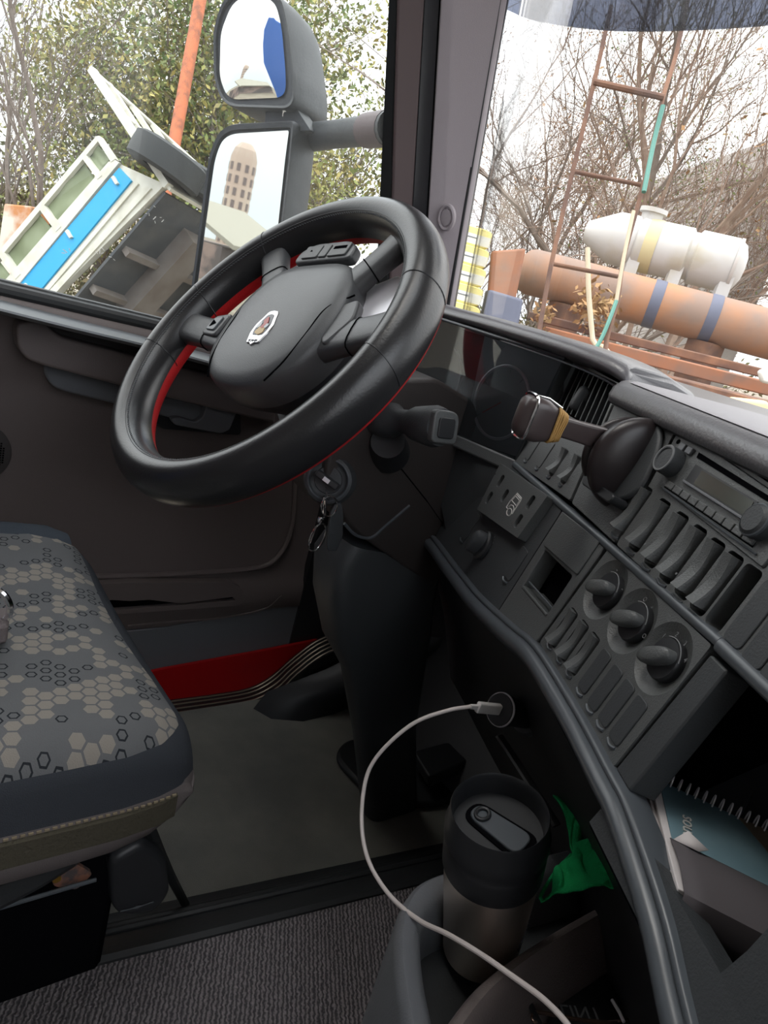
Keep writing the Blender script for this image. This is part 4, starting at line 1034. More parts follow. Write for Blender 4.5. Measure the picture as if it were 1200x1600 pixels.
sd_ = (mx*.72-my*.69).normalized(); se_ = ma.cross(sd_)
def MS(a, b, h): return mb_+ma*(mL+h)+sd_*a+se_*b
sl_ = MB().prism(rloop([MS(*q, -.0200) for q in ((-.026, -.009), (.028, -.013), (.028, .013), (-.026, .009))], .010), ma*.0035).build('lid_slider', 'trim', mug, bevel=.001)
MB().prism(rloop([MS(*q, -.0206) for q in ((-.030, -.012), (.033, -.017), (.033, .017), (-.030, .012))], .012), ma*.0015).build('slider_track', 'void', mug)
MB().tube([MS(-.016+.0055*math.cos(t), .0065*math.sin(t), -.0155) for t in [2*math.pi*k/20 for k in range(20)]], .0018, 8, loop=True).build('thumb_stop', 'black', mug)
# embossed logo strokes on the steel
lg = MB(); 
for k in range(9):
    th_ = R(-14+k*3.2); hh = .036+.0038*k
    nn_ = mx*math.cos(th_)-my*math.sin(th_); nn_ = (mx*math.cos(R(28)-th_*1.0)-my*math.sin(R(28)-th_)).normalized()
    rr_ = .035+(.0075)*hh/(mL-.06)
    c = mb_+ma*hh+nn_*(rr_+.0003); tt = ma.cross(nn_)
    for z in (-1, 1):
        d = (ma*(.0030)+tt*.0016*z)
        lg.box(c+tt*.001*z, d, nn_.cross(d).normalized()*.0005, nn_*.0003)
lg.build('engraved_logo', 'emb_dark', mug)

# console tray
zr, zf = .372, .300
tray = empty('console_tray', onz(740, 1560, ZT), 'black moulded console tray with a cup recess on the engine tunnel', 'tray')
MB().prism([onz(px, py, zf) for px, py in ((655, 1700), (640, 1560), (650, 1470), (700, 1400), (820, 1330), (1060, 1250), (1300, 1500), (1200, 1800))], (0, 0, .006)).build('tray_floor', 'dash_dark', tray)
ro = smooth([onz(px, py, zr) for px, py in ((668, 1720), (646, 1600), (632, 1520), (630, 1450), (645, 1402), (680, 1374), (760, 1352), (860, 1338), (960, 1310))], 6)
rs = []
for i, p in enumerate(ro):
    t = (ro[min(i+1, len(ro)-1)]-ro[max(i-1, 0)]).normalized(); i_ = V((0, 0, 1)).cross(t).normalized()*-1
    rs.append([p-i_*.004+V((0, 0, -.25)), p-i_*.006+V((0, 0, -.012)), p-i_*.004+V((0, 0, -.003)), p+V((0, 0, .001)), p+i_*.010+V((0, 0, .000)), p+i_*.017+V((0, 0, -.006)), p+i_*.021+V((0, 0, -.03)), p+i_*.026+V((0, 0, -.075)), p+i_*.01+V((0, 0, -.09))])
MB().loft(rs).build('tray_rim', 'door_blue', tray, ang=50)
dv = smooth([onz(px, py, zr+.004) for px, py in ((650, 1700), (712, 1600), (770, 1530), (860, 1465), (985, 1392), (1100, 1320))], 6)
rs = []
for i, p in enumerate(dv):
    t = (dv[min(i+1, len(dv)-1)]-dv[max(i-1, 0)]).normalized(); i_ = V((0, 0, 1)).cross(t).normalized()
    if i_.dot(V((1, -1, 0))) < 0: i_ = -i_
    rs.append([p-i_*.010+V((0, 0, -.08)), p-i_*.006+V((0, 0, -.010)), p-i_*.002+V((0, 0, -.002)), p+i_*.004, p+i_*.010+V((0, 0, -.004)), p+i_*.015+V((0, 0, -.012)), p+i_*.030+V((0, 0, -.045)), p+i_*.034+V((0, 0, -.08))])
MB().loft(rs).build('tray_divider', 'door', tray, ang=50)
# dark pad in the right bin
mat_ = MB().prism(rloop([onz(px, py, .315) for px, py in ((840, 1640), (870, 1560), (1000, 1500), (1060, 1580), (1060, 1680))], .02), (0, 0, .012)).build('glasses_case', 'black', bevel=.004)
tag(mat_, 'black soft glasses case lying in the right bin of the console tray', 'case')
tx0, tx1 = onz(885, 1580, .328), onz(930, 1584, .328)
dx_ = (tx1-tx0).normalized()
text_mesh('LINT', .019, (tx0+tx1)/2, dx_, dx_.cross(V((0, 0, 1))), 'grey_mark', mat_)
# glasses
gz = .345
gl_ = empty('eyeglasses', onz(900, 1590, gz), 'thin brown-framed eyeglasses lying on the black case at the bottom', 'glasses')
M['bronze'] = mat('bronze_frame', (.30, .20, .16), .25, .9)
MB().tube(smooth([onz(px, py, gz) for px, py in ((822, 1550), (828, 1568), (838, 1590), (850, 1612))], 5), .0030, 8, flat=.6).build('temple', 'leather', gl_)
MB().tube(smooth([onz(px, py, gz) for px, py in ((833, 1581), (850, 1583), (890, 1591), (935, 1597), (962, 1597), (1000, 1591), (1046, 1578))], 5), .0017, 8).build('brow_bar', 'bronze', gl_)
MB().tube(smooth([onz(px, py, gz) for px, py in ((833, 1581), (832, 1594), (850, 1601), (880, 1606), (930, 1610), (960, 1600))], 5), .0012, 8).build('rim', 'bronze', gl_)
MB().tube([onz(px, py, gz+.004) for px, py in ((956, 1562), (968, 1582), (975, 1597))], .0015, 8).build('temple', 'silver', gl_)

# green cloth
def cloth(name, corners, seed, nu=36, nv=36, amp=.010, parent=None, label=None):
    A, B, C, D = corners
    def fn(u, v):
        p = A.lerp(B, u).lerp(D.lerp(C, u), v)
        n1 = noise.noise(V((u*2.3+seed, v*2.3, seed)))*amp*1.6 + abs(noise.noise(V((u*5+v*2, v*1.2, seed+3))))*amp*1.4
        return p + V((.2, -.3, 1)).normalized()*n1 + V((noise.noise(V((u*3, v*3, seed+9)))*.01, 0, 0))
    return MB().grid(fn, nu, nv)
cc = [at(842, 1412, .62), at(990, 1372, .60), at(948, 1282, .68), at(893, 1335, .68)]
cl = cloth('c', cc, 2.2)
cl2 = cloth('c', [at(866, 1242, .76), at(960, 1250, .76), at(990, 1330, .70), at(897, 1340, .67)], 5.1)
cl.add(cl2.v, cl2.f)
co_ = cl.build('green_cloth', 'green', ang=80, solid=.0025, sub=1)
tag(co_, 'crumpled green microfibre cloth stuffed behind the steel travel mug', 'cloth')
hem = MB().tube(smooth([at(848, 1408, .618), at(846, 1398, .622), at(868, 1362, .65), at(893, 1335, .675)], 6), .0016, 6)
hem.build('hem', 'green', co_)

# charger and cable
ch = at(800, 1112, .80); cdir = (at(768, 1106, .775)-ch).normalized()
chg = empty('car_charger', ch, 'black round socket charger with a white cable plugged in under the dashboard', 'charger')
MB().lathe([(.016, -.035), (.016, .010), (.018, .012), (.0185, .020), (.017, .024), (0, .024)], ch, cdir, 32).build('charger_body', 'black', chg)
MB().lathe([(.0178, .0235), (.0188, .0225), (.0190, .0212), (.0180, .0205)], ch, cdir, 32, caps=False).build('charger_ring', 'silver', chg)
MB().lathe([(.024, -.036), (.024, -.030), (.021, -.026), (.018, -.026)], ch, cdir, 32).build('socket_flange', 'dash_dark', chg)
cbl = empty('charging_cable', at(640, 1130, .8), 'white charging cable looping from the socket charger across the travel mug', 'cable')
p0 = ch+cdir*.024; pe = p0+(at(735, 1104, .765)-p0)
pl_x = (pe-p0).normalized(); pl_y = pl_x.cross(V((0, 0, 1))).normalized(); pl_z = pl_y.cross(pl_x)
MB().loft([rrect(p0, pl_y, pl_z, .0035, .006, .002), rrect(p0.lerp(pe, .75), pl_y, pl_z, .0035, .006, .002), rrect(p0.lerp(pe, .78), pl_y, pl_z, .002, .0028, .0012), rrect(pe, pl_y, pl_z, .002, .0024, .0012)]).build('plug', 'plug', cbl, ang=40)
cpth = [pe, at(700, 1110, .76), at(650, 1128, .76), at(607, 1162, .76), at(578, 1200, .76), at(567, 1245, .75), at(566, 1300, .73), at(578, 1350, .70), at(610, 1400, .66), at(655, 1438, .62), at(700, 1460, .585), at(750, 1490, .55), at(800, 1525, .52), at(850, 1562, .49), at(890, 1605, .46), at(910, 1650, .44)]
MB().tube(smooth(cpth, 7), .0021, 10).build('cord', 'cable', cbl)
# dark rod / bracket under the socket
tag(MB().tube(smooth([at(780, 1150, .82), at(800, 1180, .80), at(845, 1250, .74), at(870, 1290, .72)], 5), .006, 8, flat=.5).build('bracket_strap', 'rubber'), 'flat black strap hanging from the socket down behind the mug', 'strap')

# pedal foot and floor gaiter
pd = empty('pedal', onz(600, 1230, ZF), 'black pedal base on the floor beside the steering column foot', 'pedal')
MB().prism(rloop([onz(px, py, ZF+.002) for px, py in ((520, 1190), (535, 1165), (640, 1150), (720, 1200), (700, 1262), (610, 1268), (575, 1250))], .03), (0, 0, .016)).build('pedal_base', 'rubber', pd, bevel=.006, seg=3)
MB().prism(rloop([onz(px, py, ZF+.04) for px, py in ((645, 1190), (700, 1175), (730, 1205), (670, 1232))], .01), (0, -.01, .03)).build('pedal_pad', 'black', pd, bevel=.005, seg=3)
MB().lathe([(.004, 0), (.004, .006), (0, .006)], onz(598, 1252, ZF+.019), (0, 0, 1), 12).build('bolt', 'trim', pd)

# notebook lying in the open compartment
nz_ = .600
nbq = lambda px, py, z=nz_: onz(px, py, z)
c0n, c1n = nbq(1012, 1208), nbq(1212, 1302)
sdn = (c1n-c0n).normalized(); pdn = nbq(1055, 1386)-c0n; pl_ = pdn.length; pdn = (pdn - sdn*pdn.dot(sdn)); pdn.normalize()
nb = empty('spiral_notebook', c0n-V((0, 0, .018)), 'spiral notebook with a blue cover lying in the open dashboard compartment', 'notebook')
def NP(a, b, z=0): return c0n+sdn*a+pdn*b+V((0, 0, z))
Wn = .150; e1 = nbq(1056, 1388)-c0n; pb_ = e1.dot(pdn); sk_ = e1.dot(sdn)
def NQ(a, b, z=0): return c0n+sdn*(a+sk_*b)+pdn*(pb_*b)+V((0, 0, z))
for i, (z0_, th_, dx0) in enumerate(((-.018, .0075, -.006), (-.0100, .0055, -.001), (-.0042, .0034, .001))):
    MB().prism([NQ(dx0, .0, z0_), NQ(Wn, .0, z0_), NQ(Wn, 1.0-.01*i, z0_), NQ(dx0+.001, 1.0-.01*i, z0_)], (0, 0, th_)).build('page_block', 'paper', nb, bevel=.0006)
M['cover_blue'] = mat('notebook_cover_blue', (.085, .15, .185), .6, var=(25, (.11, .18, .21), .4, .7))
M['cover_tan'] = mat('notebook_cover_tan', (.17, .135, .095), .6, var=(18, (.10, .09, .075), .4, .7))
M['cover_back'] = mat('notebook_grey_page', (.06, .053, .058), .8)
cv = MB().prism([NQ(.008, .02, -.0006), NQ(Wn, .02, -.0006), NQ(Wn, .60, -.0006), NQ(.006, .60, -.0006)], (0, 0, .0008)).build('cover', 'cover_blue', nb)
MB().prism([NQ(.062, .02, .0003)]+[NQ(.062+.022*math.sin(k/6*1.5), .02+.58*k/6, .0003) for k in range(1, 7)]+[NQ(Wn, .60, .0003), NQ(Wn, .02, .0003)], (0, 0, .0003)).build('cover_print', 'cover_tan', cv)
MB().grid(lambda u, v: NQ(.004+u*(Wn-.004), .60+min(v, .82)/.82*.425+(.01 if v > .82 else 0), (.001+.010*math.sin(math.pi*min(1, v/.82))*(.3+.7*u)) if v <= .82 else -.022*(v-.82)/.18), 12, 16).build('turned_page_shade', 'cover_back', nb, solid=.0006)  # dark flap hung over the near page edge in place of shade
MB().add([NQ(.006, .60, .001), NQ(.014, .55, .008), NQ(.026, .61, .006), NQ(.02, .64, .004)], [[0, 1, 2, 3]]).build('curled_corner', 'paper', nb, solid=.0004)
text_mesh('souul', .013, NQ(.020, .42, .0008), (pdn*-1.0*-1+sdn*.05), sdn, 'white_mark', cv, 'cover_lettering')
for k in range(26):
    a = .004+.0058*k
    MB().tube([NQ(a, .035, 0)+V((0, 0, 0))+pdn*-.0060*(1+math.cos(t))*.6+V((0, 0, 1))*(.0085*math.sin(t)-.001)+pdn*.001 for t in [R(-60+300*j/12) for j in range(13)]], .0006, 5).build('spiral_loop', 'silver', nb)

# ================================================================== DOOR MIRROR (outside)
mnr = V((math.sin(R(25)), -math.cos(R(25)), 0)); M0 = at(385, 330, 1.75)
def mp_(px, py, h=0): return on(px, py, M0, mnr)+mnr*h
KI = 1.0
dm = empty('door_mirror', at(470, 330, 1.75), 'twin black truck door mirror outside the driver window', 'mirror')
M['mirror'] = mat('mirror_glass', (.62, .63, .59), .015, 1)
M['mir_body'] = mat('mirror_housing_plastic', (.030, .034, .038), .55, bump=(150, .3), var=(20, (.045, .050, .055), .4, .8))
def housing(name, loop, depth, back, r, inset=.93):
    lp = rloop([mp_(*q) for q in loop], r, 6); c = sum(lp, V())/len(lp); sh_ = V(back)
    rg_ = lambda s, h, k=0: [c+(p-c)*s-mnr*h+sh_*k for p in lp]
    return MB().loft([rg_(inset, .004), rg_(inset+.01, -.003), rg_(.985, -.005), rg_(1, .002), rg_(1.0, depth*.35, .1), rg_(.97, depth*.7, .5), rg_(.88, depth*.93, .9), rg_(.6, depth, 1)]).build(name, 'mir_body', dm, ang=50)
lowl = [(348, 194), (462, 188), (456, 250), (438, 400), (424, 540), (290, 560), (300, 450), (328, 240)]
housing('lower_housing', lowl, .115, (0, 0, -.004), [.05, .012, .01, .01, .03, .03, .01, .03])
upl = [(352, -12), (440, -14), (452, 40), (462, 120), (462, 172), (352, 168), (336, 130), (334, 50)]
housing('upper_housing', upl, .17, (0, 0, -.01), [.05, .05, .03, .01, .035, .045, .03, .03])
gl1 = rloop([mp_(*q, .0005) for q in ((352, 210), (452, 204), (446, 250), (430, 400), (417, 520), (300, 540), (310, 440), (337, 245))], [.045, .006, .01, .01, .02, .02, .01, .03], 6)
MB().prism(gl1, mnr*.001).build('lower_mirror_glass', 'mirror', dm)
gl2 = rloop([mp_(*q, .002) for q in ((366, -4), (428, -4), (440, 40), (446, 110), (447, 152), (356, 156), (343, 120), (345, 50))], [.04, .04, .03, .01, .03, .035, .02, .02], 6)
c2 = sum(gl2, V())/len(gl2)
MB().loft([[c2+(p-c2)*s+mnr*(.009*(1-s*s)-.002) for p in gl2] for s in (1, .9, .8, .7, .6, .5, .4, .3, .2, .1, .02)]).build('upper_mirror_glass', 'mirror', dm, ang=85)
MB().prism(rloop([mp_(408, 160, -.02), mp_(452, 160, -.02), mp_(478, 200, -.02), mp_(404, 200, -.02)], .006), -mnr*.05).build('mirror_neck', 'mir_body', dm, bevel=.008)
A_ = at(470, 216, 1.80); B_ = onx(612, 200, -.56)
MB().tube([A_, A_.lerp(B_, .4), A_.lerp(B_, .8), B_], [.034, .030, .030, .034], 16, flat=1).build('mirror_arm', 'mir_body', dm)
c3 = A_.lerp(B_, .86); d3 = (B_-A_).normalized()
MB().tube([c3-d3*.04, c3+d3*.05], .0345, 16).build('arm_joint', 'pillar_dark', dm)

# ================================================================== OUTSIDE
GZ = -1.35
M['ground'] = mat('dirt_ground', (.16, .13, .10), .95, bump=(6, .5), var=(1.2, (.24, .21, .16), .35, .65))
struct(MB().prism([(-160, -200, GZ-.1), (160, -200, GZ-.1), (160, 200, GZ-.1), (-160, 200, GZ-.1)], (0, 0, .1)).build('floor', 'ground'))
M['white_paint'] = mat('weathered_white_paint', (.56, .55, .47), .5, var=(7, (.44, .42, .34), .45, .75))
M['blue_paint'] = mat('bright_blue_paint', (.008, .30, .58), .45)
M['tarp'] = mat('green_tarpaulin', (.16, .19, .10), .7, bump=(5, .6), var=(3, (.22, .25, .15), .4, .7))
M['under'] = mat('dark_underside', (.045, .050, .055), .6, var=(4, (.085, .085, .082), .4, .7))
M['under2'] = mat('brown_chassis', (.12, .10, .085), .6, var=(4, (.17, .155, .14), .4, .7))
M['tyre'] = mat('tyre_rubber', (.035, .038, .038), .85)
M['rust'] = mat('orange_rust', (.34, .13, .06), .85, bump=(30, .5), var=(5, (.20, .12, .09), .35, .7))
M['rust_pole'] = mat('rust_pole', (.46, .14, .06), .8, bump=(40, .4), var=(9, (.24, .09, .05), .45, .65))
M['rust_pipe'] = mat('rusty_tank_skin', (.24, .165, .13), .75, bump=(12, .3), var=(2.2, (.38, .18, .09), .42, .66))
M['rust_dark'] = mat('dark_rust', (.11, .06, .045), .85, var=(6, (.24, .12, .07), .4, .7))
M['tankwhite'] = mat('white_tank', (.50, .49, .48), .55, var=(3, (.42, .38, .30), .5, .75))
M['bark'] = mat('bark', (.17, .13, .105), .9, bump=(30, .5), var=(10, (.24, .20, .17), .4, .7))
M['bark_warm'] = mat('warm_bark', (.20, .13, .095), .9, var=(10, (.27, .20, .15), .4, .7))
M['leaf'] = mat('green_leaves', (.16, .20, .045), .7, var=(1.6, (.36, .29, .08), .42, .62))
M['leaf2'] = mat('olive_leaves', (.11, .17, .05), .7, var=(2.2, (.26, .22, .08), .42, .62))
M['leaf_dry'] = mat('dry_brown_leaves', (.34, .17, .07), .8, var=(2.2, (.30, .22, .10), .4, .65))
M['brush'] = mat('undergrowth', (.17, .13, .06), .85, var=(2.2, (.15, .17, .06), .42, .65))
M['wall_grey'] = mat('grey_concrete_wall', (.42, .39, .37), .9, var=(2, (.52, .49, .47), .35, .7), bump=(12, .3))

# -- tipped truck body
def cvec(x, y, z): return (cr*x - cu*y + fw*z)
K = at(256, 290, 6.2)
e3 = cvec(.42, .0, .907).normalized(); e1 = cvec(-.74, .59, .34).normalized(); e1 = (e1-e3*e1.dot(e3)).normalized(); e2 = e3.cross(e1)
if e2.dot(cvec(-.4, -.6, .7)) < 0: e2 = -e2
def TP(a, b, c=0): return K+e1*a+e2*b+e3*c
tr = empty('tipped_truck_bed', (TP(3.2, .5, .5).x, TP(3.2, .5, .5).y, GZ), 'white truck bed with a blue stripe and green tarp windows tipped up on end', 'truck bed')
def tbar(a0, b0, a1, b1, w=.05, c=0, d=.05, name='frame_bar', m='white_paint'):
    p, q = TP(a0, b0, c), TP(a1, b1, c); ax = (q-p)/2; n = ax.normalized().cross(e3).normalized()
    return MB().box((p+q)/2, ax, n*w/2, e3*d/2).build(name, m, tr)
def lab(px, py): # decode pixel into side-plane coordinates
    p = on(px, py, K, e3)-K; return p.dot(e1), p.dot(e2)
LN = 3.4
def tq(cs, c, th, name, m): return MB().prism([TP(a, b, c) for a, b in cs], e3*th).build(name, m, tr)
def sp(px, py, c=0): return on(px, py, K+e3*c, e3)
def spoly(cs, c, th, name, m, **k): return MB().prism([sp(x, y, c) for x, y in cs], e3*th).build(name, m, tr, **k)
spoly([(185, 255), (258, 288), (30, 516), (-60, 516)], .03, .06, 'side_board', 'white_paint')
spoly([(186, 262), (205, 282), (20, 505), (-20, 503)], .012, .02, 'blue_stripe', 'blue_paint')
spoly([(228, 290), (236, 294), (30, 520), (20, 516)], .014, .02, 'side_rail', 'white_paint')
spoly([(212, 284), (216, 287), (20, 520), (14, 516)], .014, .02, 'side_rail', 'white_paint')
spoly([(150, 213), (156, 217), (-40, 450), (-48, 446)], .0, .04, 'frame_bar', 'white_paint')
spoly([(176, 247), (186, 254), (-30, 515), (-48, 508)], .0, .04, 'frame_bar', 'white_paint')
spoly([(170, 252), (173, 255), (-40, 500), (-44, 497)], .004, .03, 'frame_bar', 'white_paint')
for c4 in (((148, 213), (155, 212), (180, 248), (173, 253)), ((125, 243), (132, 239), (159, 274), (152, 280)), ((59, 324), (67, 318), (95, 354), (87, 362)), ((-4, 397), (4, 391), (32, 428), (24, 436)), ((-70, 470), (-60, 465), (-40, 500), (-50, 505))):
    spoly(c4, -.004, .05, 'frame_bar', 'white_paint')
for q4 in (((148, 220), (172, 250), (156, 270), (130, 242)), ((125, 248), (150, 280), (88, 354), (64, 322)), ((58, 330), (84, 360), (28, 428), (2, 394)), ((-6, 402), (20, 434), (-40, 500), (-62, 468))):
    P4 = [sp(x, y, .04) for x, y in q4]
    MB().grid(lambda u, v: P4[0].lerp(P4[1], u).lerp(P4[3].lerp(P4[2], u), v)+e3*.03*noise.noise(V((u*2+q4[0][0], v*3, 1))), 10, 14).build('tarpaulin', 'tarp', tr, solid=.004)
for x, y in ((178, 282), (106, 366), (40, 450)):
    spoly([(x-5, y-5), (x-1, y-8), (x+6, y+4), (x+2, y+6)], -.01, .03, 'latch', 'white_paint')
# tailgate face (e2 x e3 plane at a=0) with long lattice bars
MB().box(TP(-.02, .75, .03), e2*.77, e1*.03, e3*.035).build('corner_post', 'white_paint', tr)
MB().box(TP(-.02, .2, .9), e2*.26, e1*.015, e3*.88).build('tailgate', 'white_paint', tr)
for k in range(1, 6):
    c = .20*k; top = 1.50-.14*k
    MB().box(TP(-.02, top/2+.2, c), e2*(top/2-.1), e1*.02, e3*.022).build('lattice_bar', 'white_paint', tr)
MB().tube([TP(-.02, 1.52, .03), TP(-.02, .55, 1.75)], .022, 8).build('top_rail', 'white_paint', tr)
MB().tube([TP(-.02, .95, .03), TP(-.02, .40, 1.6)], .018, 8).build('top_rail', 'white_paint', tr)
# underside
MB().prism([TP(.05, -.01, .06), TP(LN, -.01, .06), TP(LN, -.01, 2.0), TP(.05, -.01, 2.0)], e2*.03).build('underside', 'under', tr)
for c, wd in ((.62, .13), (1.30, .13)):
    MB().box(TP(LN/2+.15, -.10, c), e1*(LN/2-.1), e2*.10, e3*wd).build('chassis_rail', 'under2', tr)
for a in (.7, 1.2, 1.75, 2.3, 2.85):
    MB().box(TP(a, -.05, 1.0), e3*.9, e2*.045, e1*.03).build('cross_member', 'under2', tr)
MB().box(TP(1.85, -.14, .30), e1*.35, e2*.10, e3*.16).build('underside_box', 'under', tr)
MB().prism([TP(2.05, -.10, .1), TP(2.25, -.10, .1), TP(2.55, -.10, .9), TP(2.40, -.10, .9)], e2*-.02).build('mud_flap', 'white_paint', tr)
for ti, (tpx, tpy, tt) in enumerate(((262, 255, 6.3), (318, 292, 6.7))):
    o_ = at(tpx, tpy, tt)
    e1, e2_, e3_ = cvec(-.52, .83, .12).normalized(), V(), V()
    tyr = MB().lathe([(.18, -.10), (.29, -.12), (.335, -.095), (.34, 0), (.335, .095), (.29, .12), (.18, .10), (.18, -.10)], o_, e1, 36, caps=False).build('tyre', 'tyre', tr)
    MB().lathe([(.18, -.03), (.06, -.01), (0, .0)], o_, e1, 24).build('wheel_rim', 'under2', tyr)

# -- rust coloured pole
pt0, pt1 = at(320, -40, 8.5), at(272, 226, 8.2); dpl = (pt1-pt0).normalized()
pbase = pt1+dpl*((GZ-pt1.z)/dpl.z)
tag(MB().tube([pt0-dpl*1.0, pt0, pt1, pbase], .072, 14).build('rusty_pole', 'rust_pole'), 'orange rusty steel pole rising behind the tipped truck bed', 'pole')

def gp(px, py, t):
    p = at(px, py, t); return V((p.x, p.y, GZ))
def block(name, pxs, t, depth, m, label, cat, group=None, down=True):
    ps = [at(px, py, t) for px, py in pxs]; b = fw.copy(); b.z = 0; b.normalize()
    return tag(MB().prism(ps, b*depth).build(name, m, bevel=.02), label, cat, group)
M['rust_block'] = mat('rust_white_block', (.55, .50, .42), .8, var=(3, (.42, .17, .06), .45, .6))
block('rusted_cabinet', [(6, 318), (48, 322), (30, 470), (-15, 470)], 9, .5, 'rust_block', 'rust-stained pale steel cabinet at the left edge behind the truck bed', 'cabinet')
M['turq'] = mat('turquoise_plastic', (.06, .55, .48), .5)
block('turquoise_sheet', [(288, 405), (312, 385), (316, 420), (292, 420)], 10, .1, 'turq', 'small turquoise sheet seen under the truck bed', 'sheet')
M['cream'] = mat('cream_panel', (.62, .56, .38), .8, var=(2, (.55, .40, .25), .45, .7))
block('cream_panel', [(230, 500), (315, 400), (340, 600), (240, 600)], 9.5, .1, 'cream', 'cream board leaning behind the underside of the truck bed', 'board')

# -- sacks
M['sack'] = mat('yellow_white_sack', (.72, .58, .10), .6, var=(4, (.78, .70, .30), .4, .7)); M['sackw'] = mat('sack_label', (.78, .77, .70), .6)
sx0 = at(705, 0, 6.0); xr = V((cr.x, cr.y, 0)).normalized(); bk_ = V((-xr.y, xr.x, 0))
for k in range(5):
    px, py = 738-k*4.5, 372+k*29
    c = at(px-22, py-6, 6.0)
    sx = tag(MB().loft([[c+xr*x*s+V((0, 0, 1))*z*s2-bk_*0+bk_*yy for x, z in [(math.copysign(abs(math.cos(t))**.22, math.cos(t))*.26, math.copysign(abs(math.sin(t))**.4, math.sin(t))*.080) for t in [2*math.pi*j/24 for j in range(24)]]] for yy, s, s2 in ((-.2, .95, .85), (-.18, .99, .96), (0, 1, 1), (.3, 1, 1), (.5, .9, .6))]).build('sack', 'sack', ang=60), 'yellow and white printed sack beyond the windscreen pillar, %s of the stack' % ['topmost', 'second from the top', 'third from the top', 'fourth from the top', 'lowest in view'][k], 'sack', 'stacked sacks')
    MB().prism([c-bk_*.206+xr*x+V((0, 0, z)) for x, z in ((-.20, -.055), (.25, -.055), (.25, .020), (-.20, .020))], bk_*.02).build('printed_panel', 'sackw', sx)
    MB().prism([c-bk_*.209+xr*x+V((0, 0, z)) for x, z in ((.02, -.012), (.14, -.012), (.14, -.002), (.02, -.002))], bk_*.01).build('printed_line', 'grey_mark', sx)
cst = at(716, 520, 6.0)
tag(MB().abox(cst.x-.35, cst.x+.3, cst.y-.1, cst.y+.6, GZ, cst.z-.02).build('rusty_steel_block', 'rust_dark', bevel=.02), 'dark rusty steel block carrying the stack of yellow sacks', 'block')

# -- upright rusty plate and blue box
b = bk_
block('rusted_plate', [(768, 392), (822, 388), (803, 482), (758, 505)], 6.0, .12, 'rust', 'upright orange-brown rusted plate left of the long rusty tank', 'plate')
M['bluebox'] = mat('dark_blue_crate', (.10, .11, .16), .6)
block('blue_crate', [(764, 452), (818, 468), (800, 560), (745, 540)], 5.8, .5, 'bluebox', 'dark blue crate below the upright rusted plate', 'crate')

# -- long rusty tank and beams under it
ta, tb = at(812, 440, 6.9), at(1330, 566, 6.2); ta.z = tb.z = (ta.z+tb.z)/2+.08
tdv = (tb-ta).normalized()
tank = empty('rusty_tank', (ta.x, ta.y, GZ), 'long horizontal rusty cylindrical tank beyond the windscreen', 'tank')
MB().lathe([(.02, -.06), (.12, -.04), (.19, .02), (.21, .08), (.21, (tb-ta).length+1)], ta, tdv, 40).build('tank_shell', 'rust_pipe', tank)
for q in (1.25, 1.75, 2.6): MB().lathe([(.212, q-.05), (.216, q-.04), (.216, q+.04), (.212, q+.05)], ta, tdv, 40, caps=False).build('tank_band', 'bluebox' if q < 2.5 else 'rust_dark', tank)
for q in (.5, 1.8, 3.1):
    c = ta+tdv*q; MB().abox(c.x-.12, c.x+.12, c.y-.12, c.y+.12, GZ, c.z-.2).build('tank_leg', 'rust_dark', tank)
def beam(px0, py0, px1, py1, t, h, m, label, group='rusty beams under the tank'):
    a, c = at(px0, py0, t), at(px1, py1, t-.6); d = (c-a)/2
    o = MB().box((a+c)/2, d*1.3, V((0, 0, h/2)), bk_*.12).build('rusty_beam', m, bevel=.01); tag(o, label, 'beam', group)
beam(880, 506, 1260, 600, 6.2, .07, 'rust_dark', 'thin dark rusty beam directly under the long tank')
beam(900, 532, 1260, 622, 6.0, .10, 'rust', 'orange rusty beam below the thin dark beam')
beam(940, 568, 1260, 652, 5.8, .08, 'rust_dark', 'dark rusty beam, second from the bottom of the pile')
beam(980, 604, 1300, 690, 5.6, .12, 'rust_pipe', 'broad brown rusty beam at the bottom of the pile')
beam(850, 583, 1300, 700, 6.6, .5, 'rust_pipe', 'wide rusty plate behind the pile of beams')
M['plank'] = mat('pale_plank', (.70, .50, .28), .8)
block('pale_plank', [(1145, 622), (1200, 628), (1230, 660), (1160, 655)], 4.8, .1, 'plank', 'pale wooden plank end at the right below the beams', 'plank')
block('white_board', [(1185, 580), (1240, 560), (1240, 610), (1190, 598)], 5.0, .05, 'tankwhite', 'white board edge at the right picture edge', 'board')
# dry leaf clumps
def leaves(mb, c, rad, n, size, rg):
    for _ in range(n):
        p = V(c)+V((rg.gauss(0, 1)*rad[0], rg.gauss(0, 1)*rad[1], rg.gauss(0, 1)*rad[2]))
        a = V((rg.uniform(-1, 1), rg.uniform(-1, 1), rg.uniform(-1, 1))).normalized(); b_ = a.cross(V((rg.uniform(-1, 1), rg.uniform(-1, 1), rg.uniform(-1, 1)))).normalized()
        s = size*rg.uniform(.6, 1.3); mb.add([p-a*s, p+b_*s*.45, p+a*s, p-b_*s*.45], [[0, 1, 2], [0, 2, 3]])
lc = at(928, 480, 5.9)
mb = MB(); leaves(mb, lc, (.10, .08, .09), 260, .035, rnd); leaves(mb, at(852, 490, 5.9), (.05, .05, .05), 80, .03, rnd)
tag(mb.build('dry_leaves', 'leaf_dry', ang=10), 'clump of dry orange leaves caught below the rusty tank', 'leaves', kind='stuff')

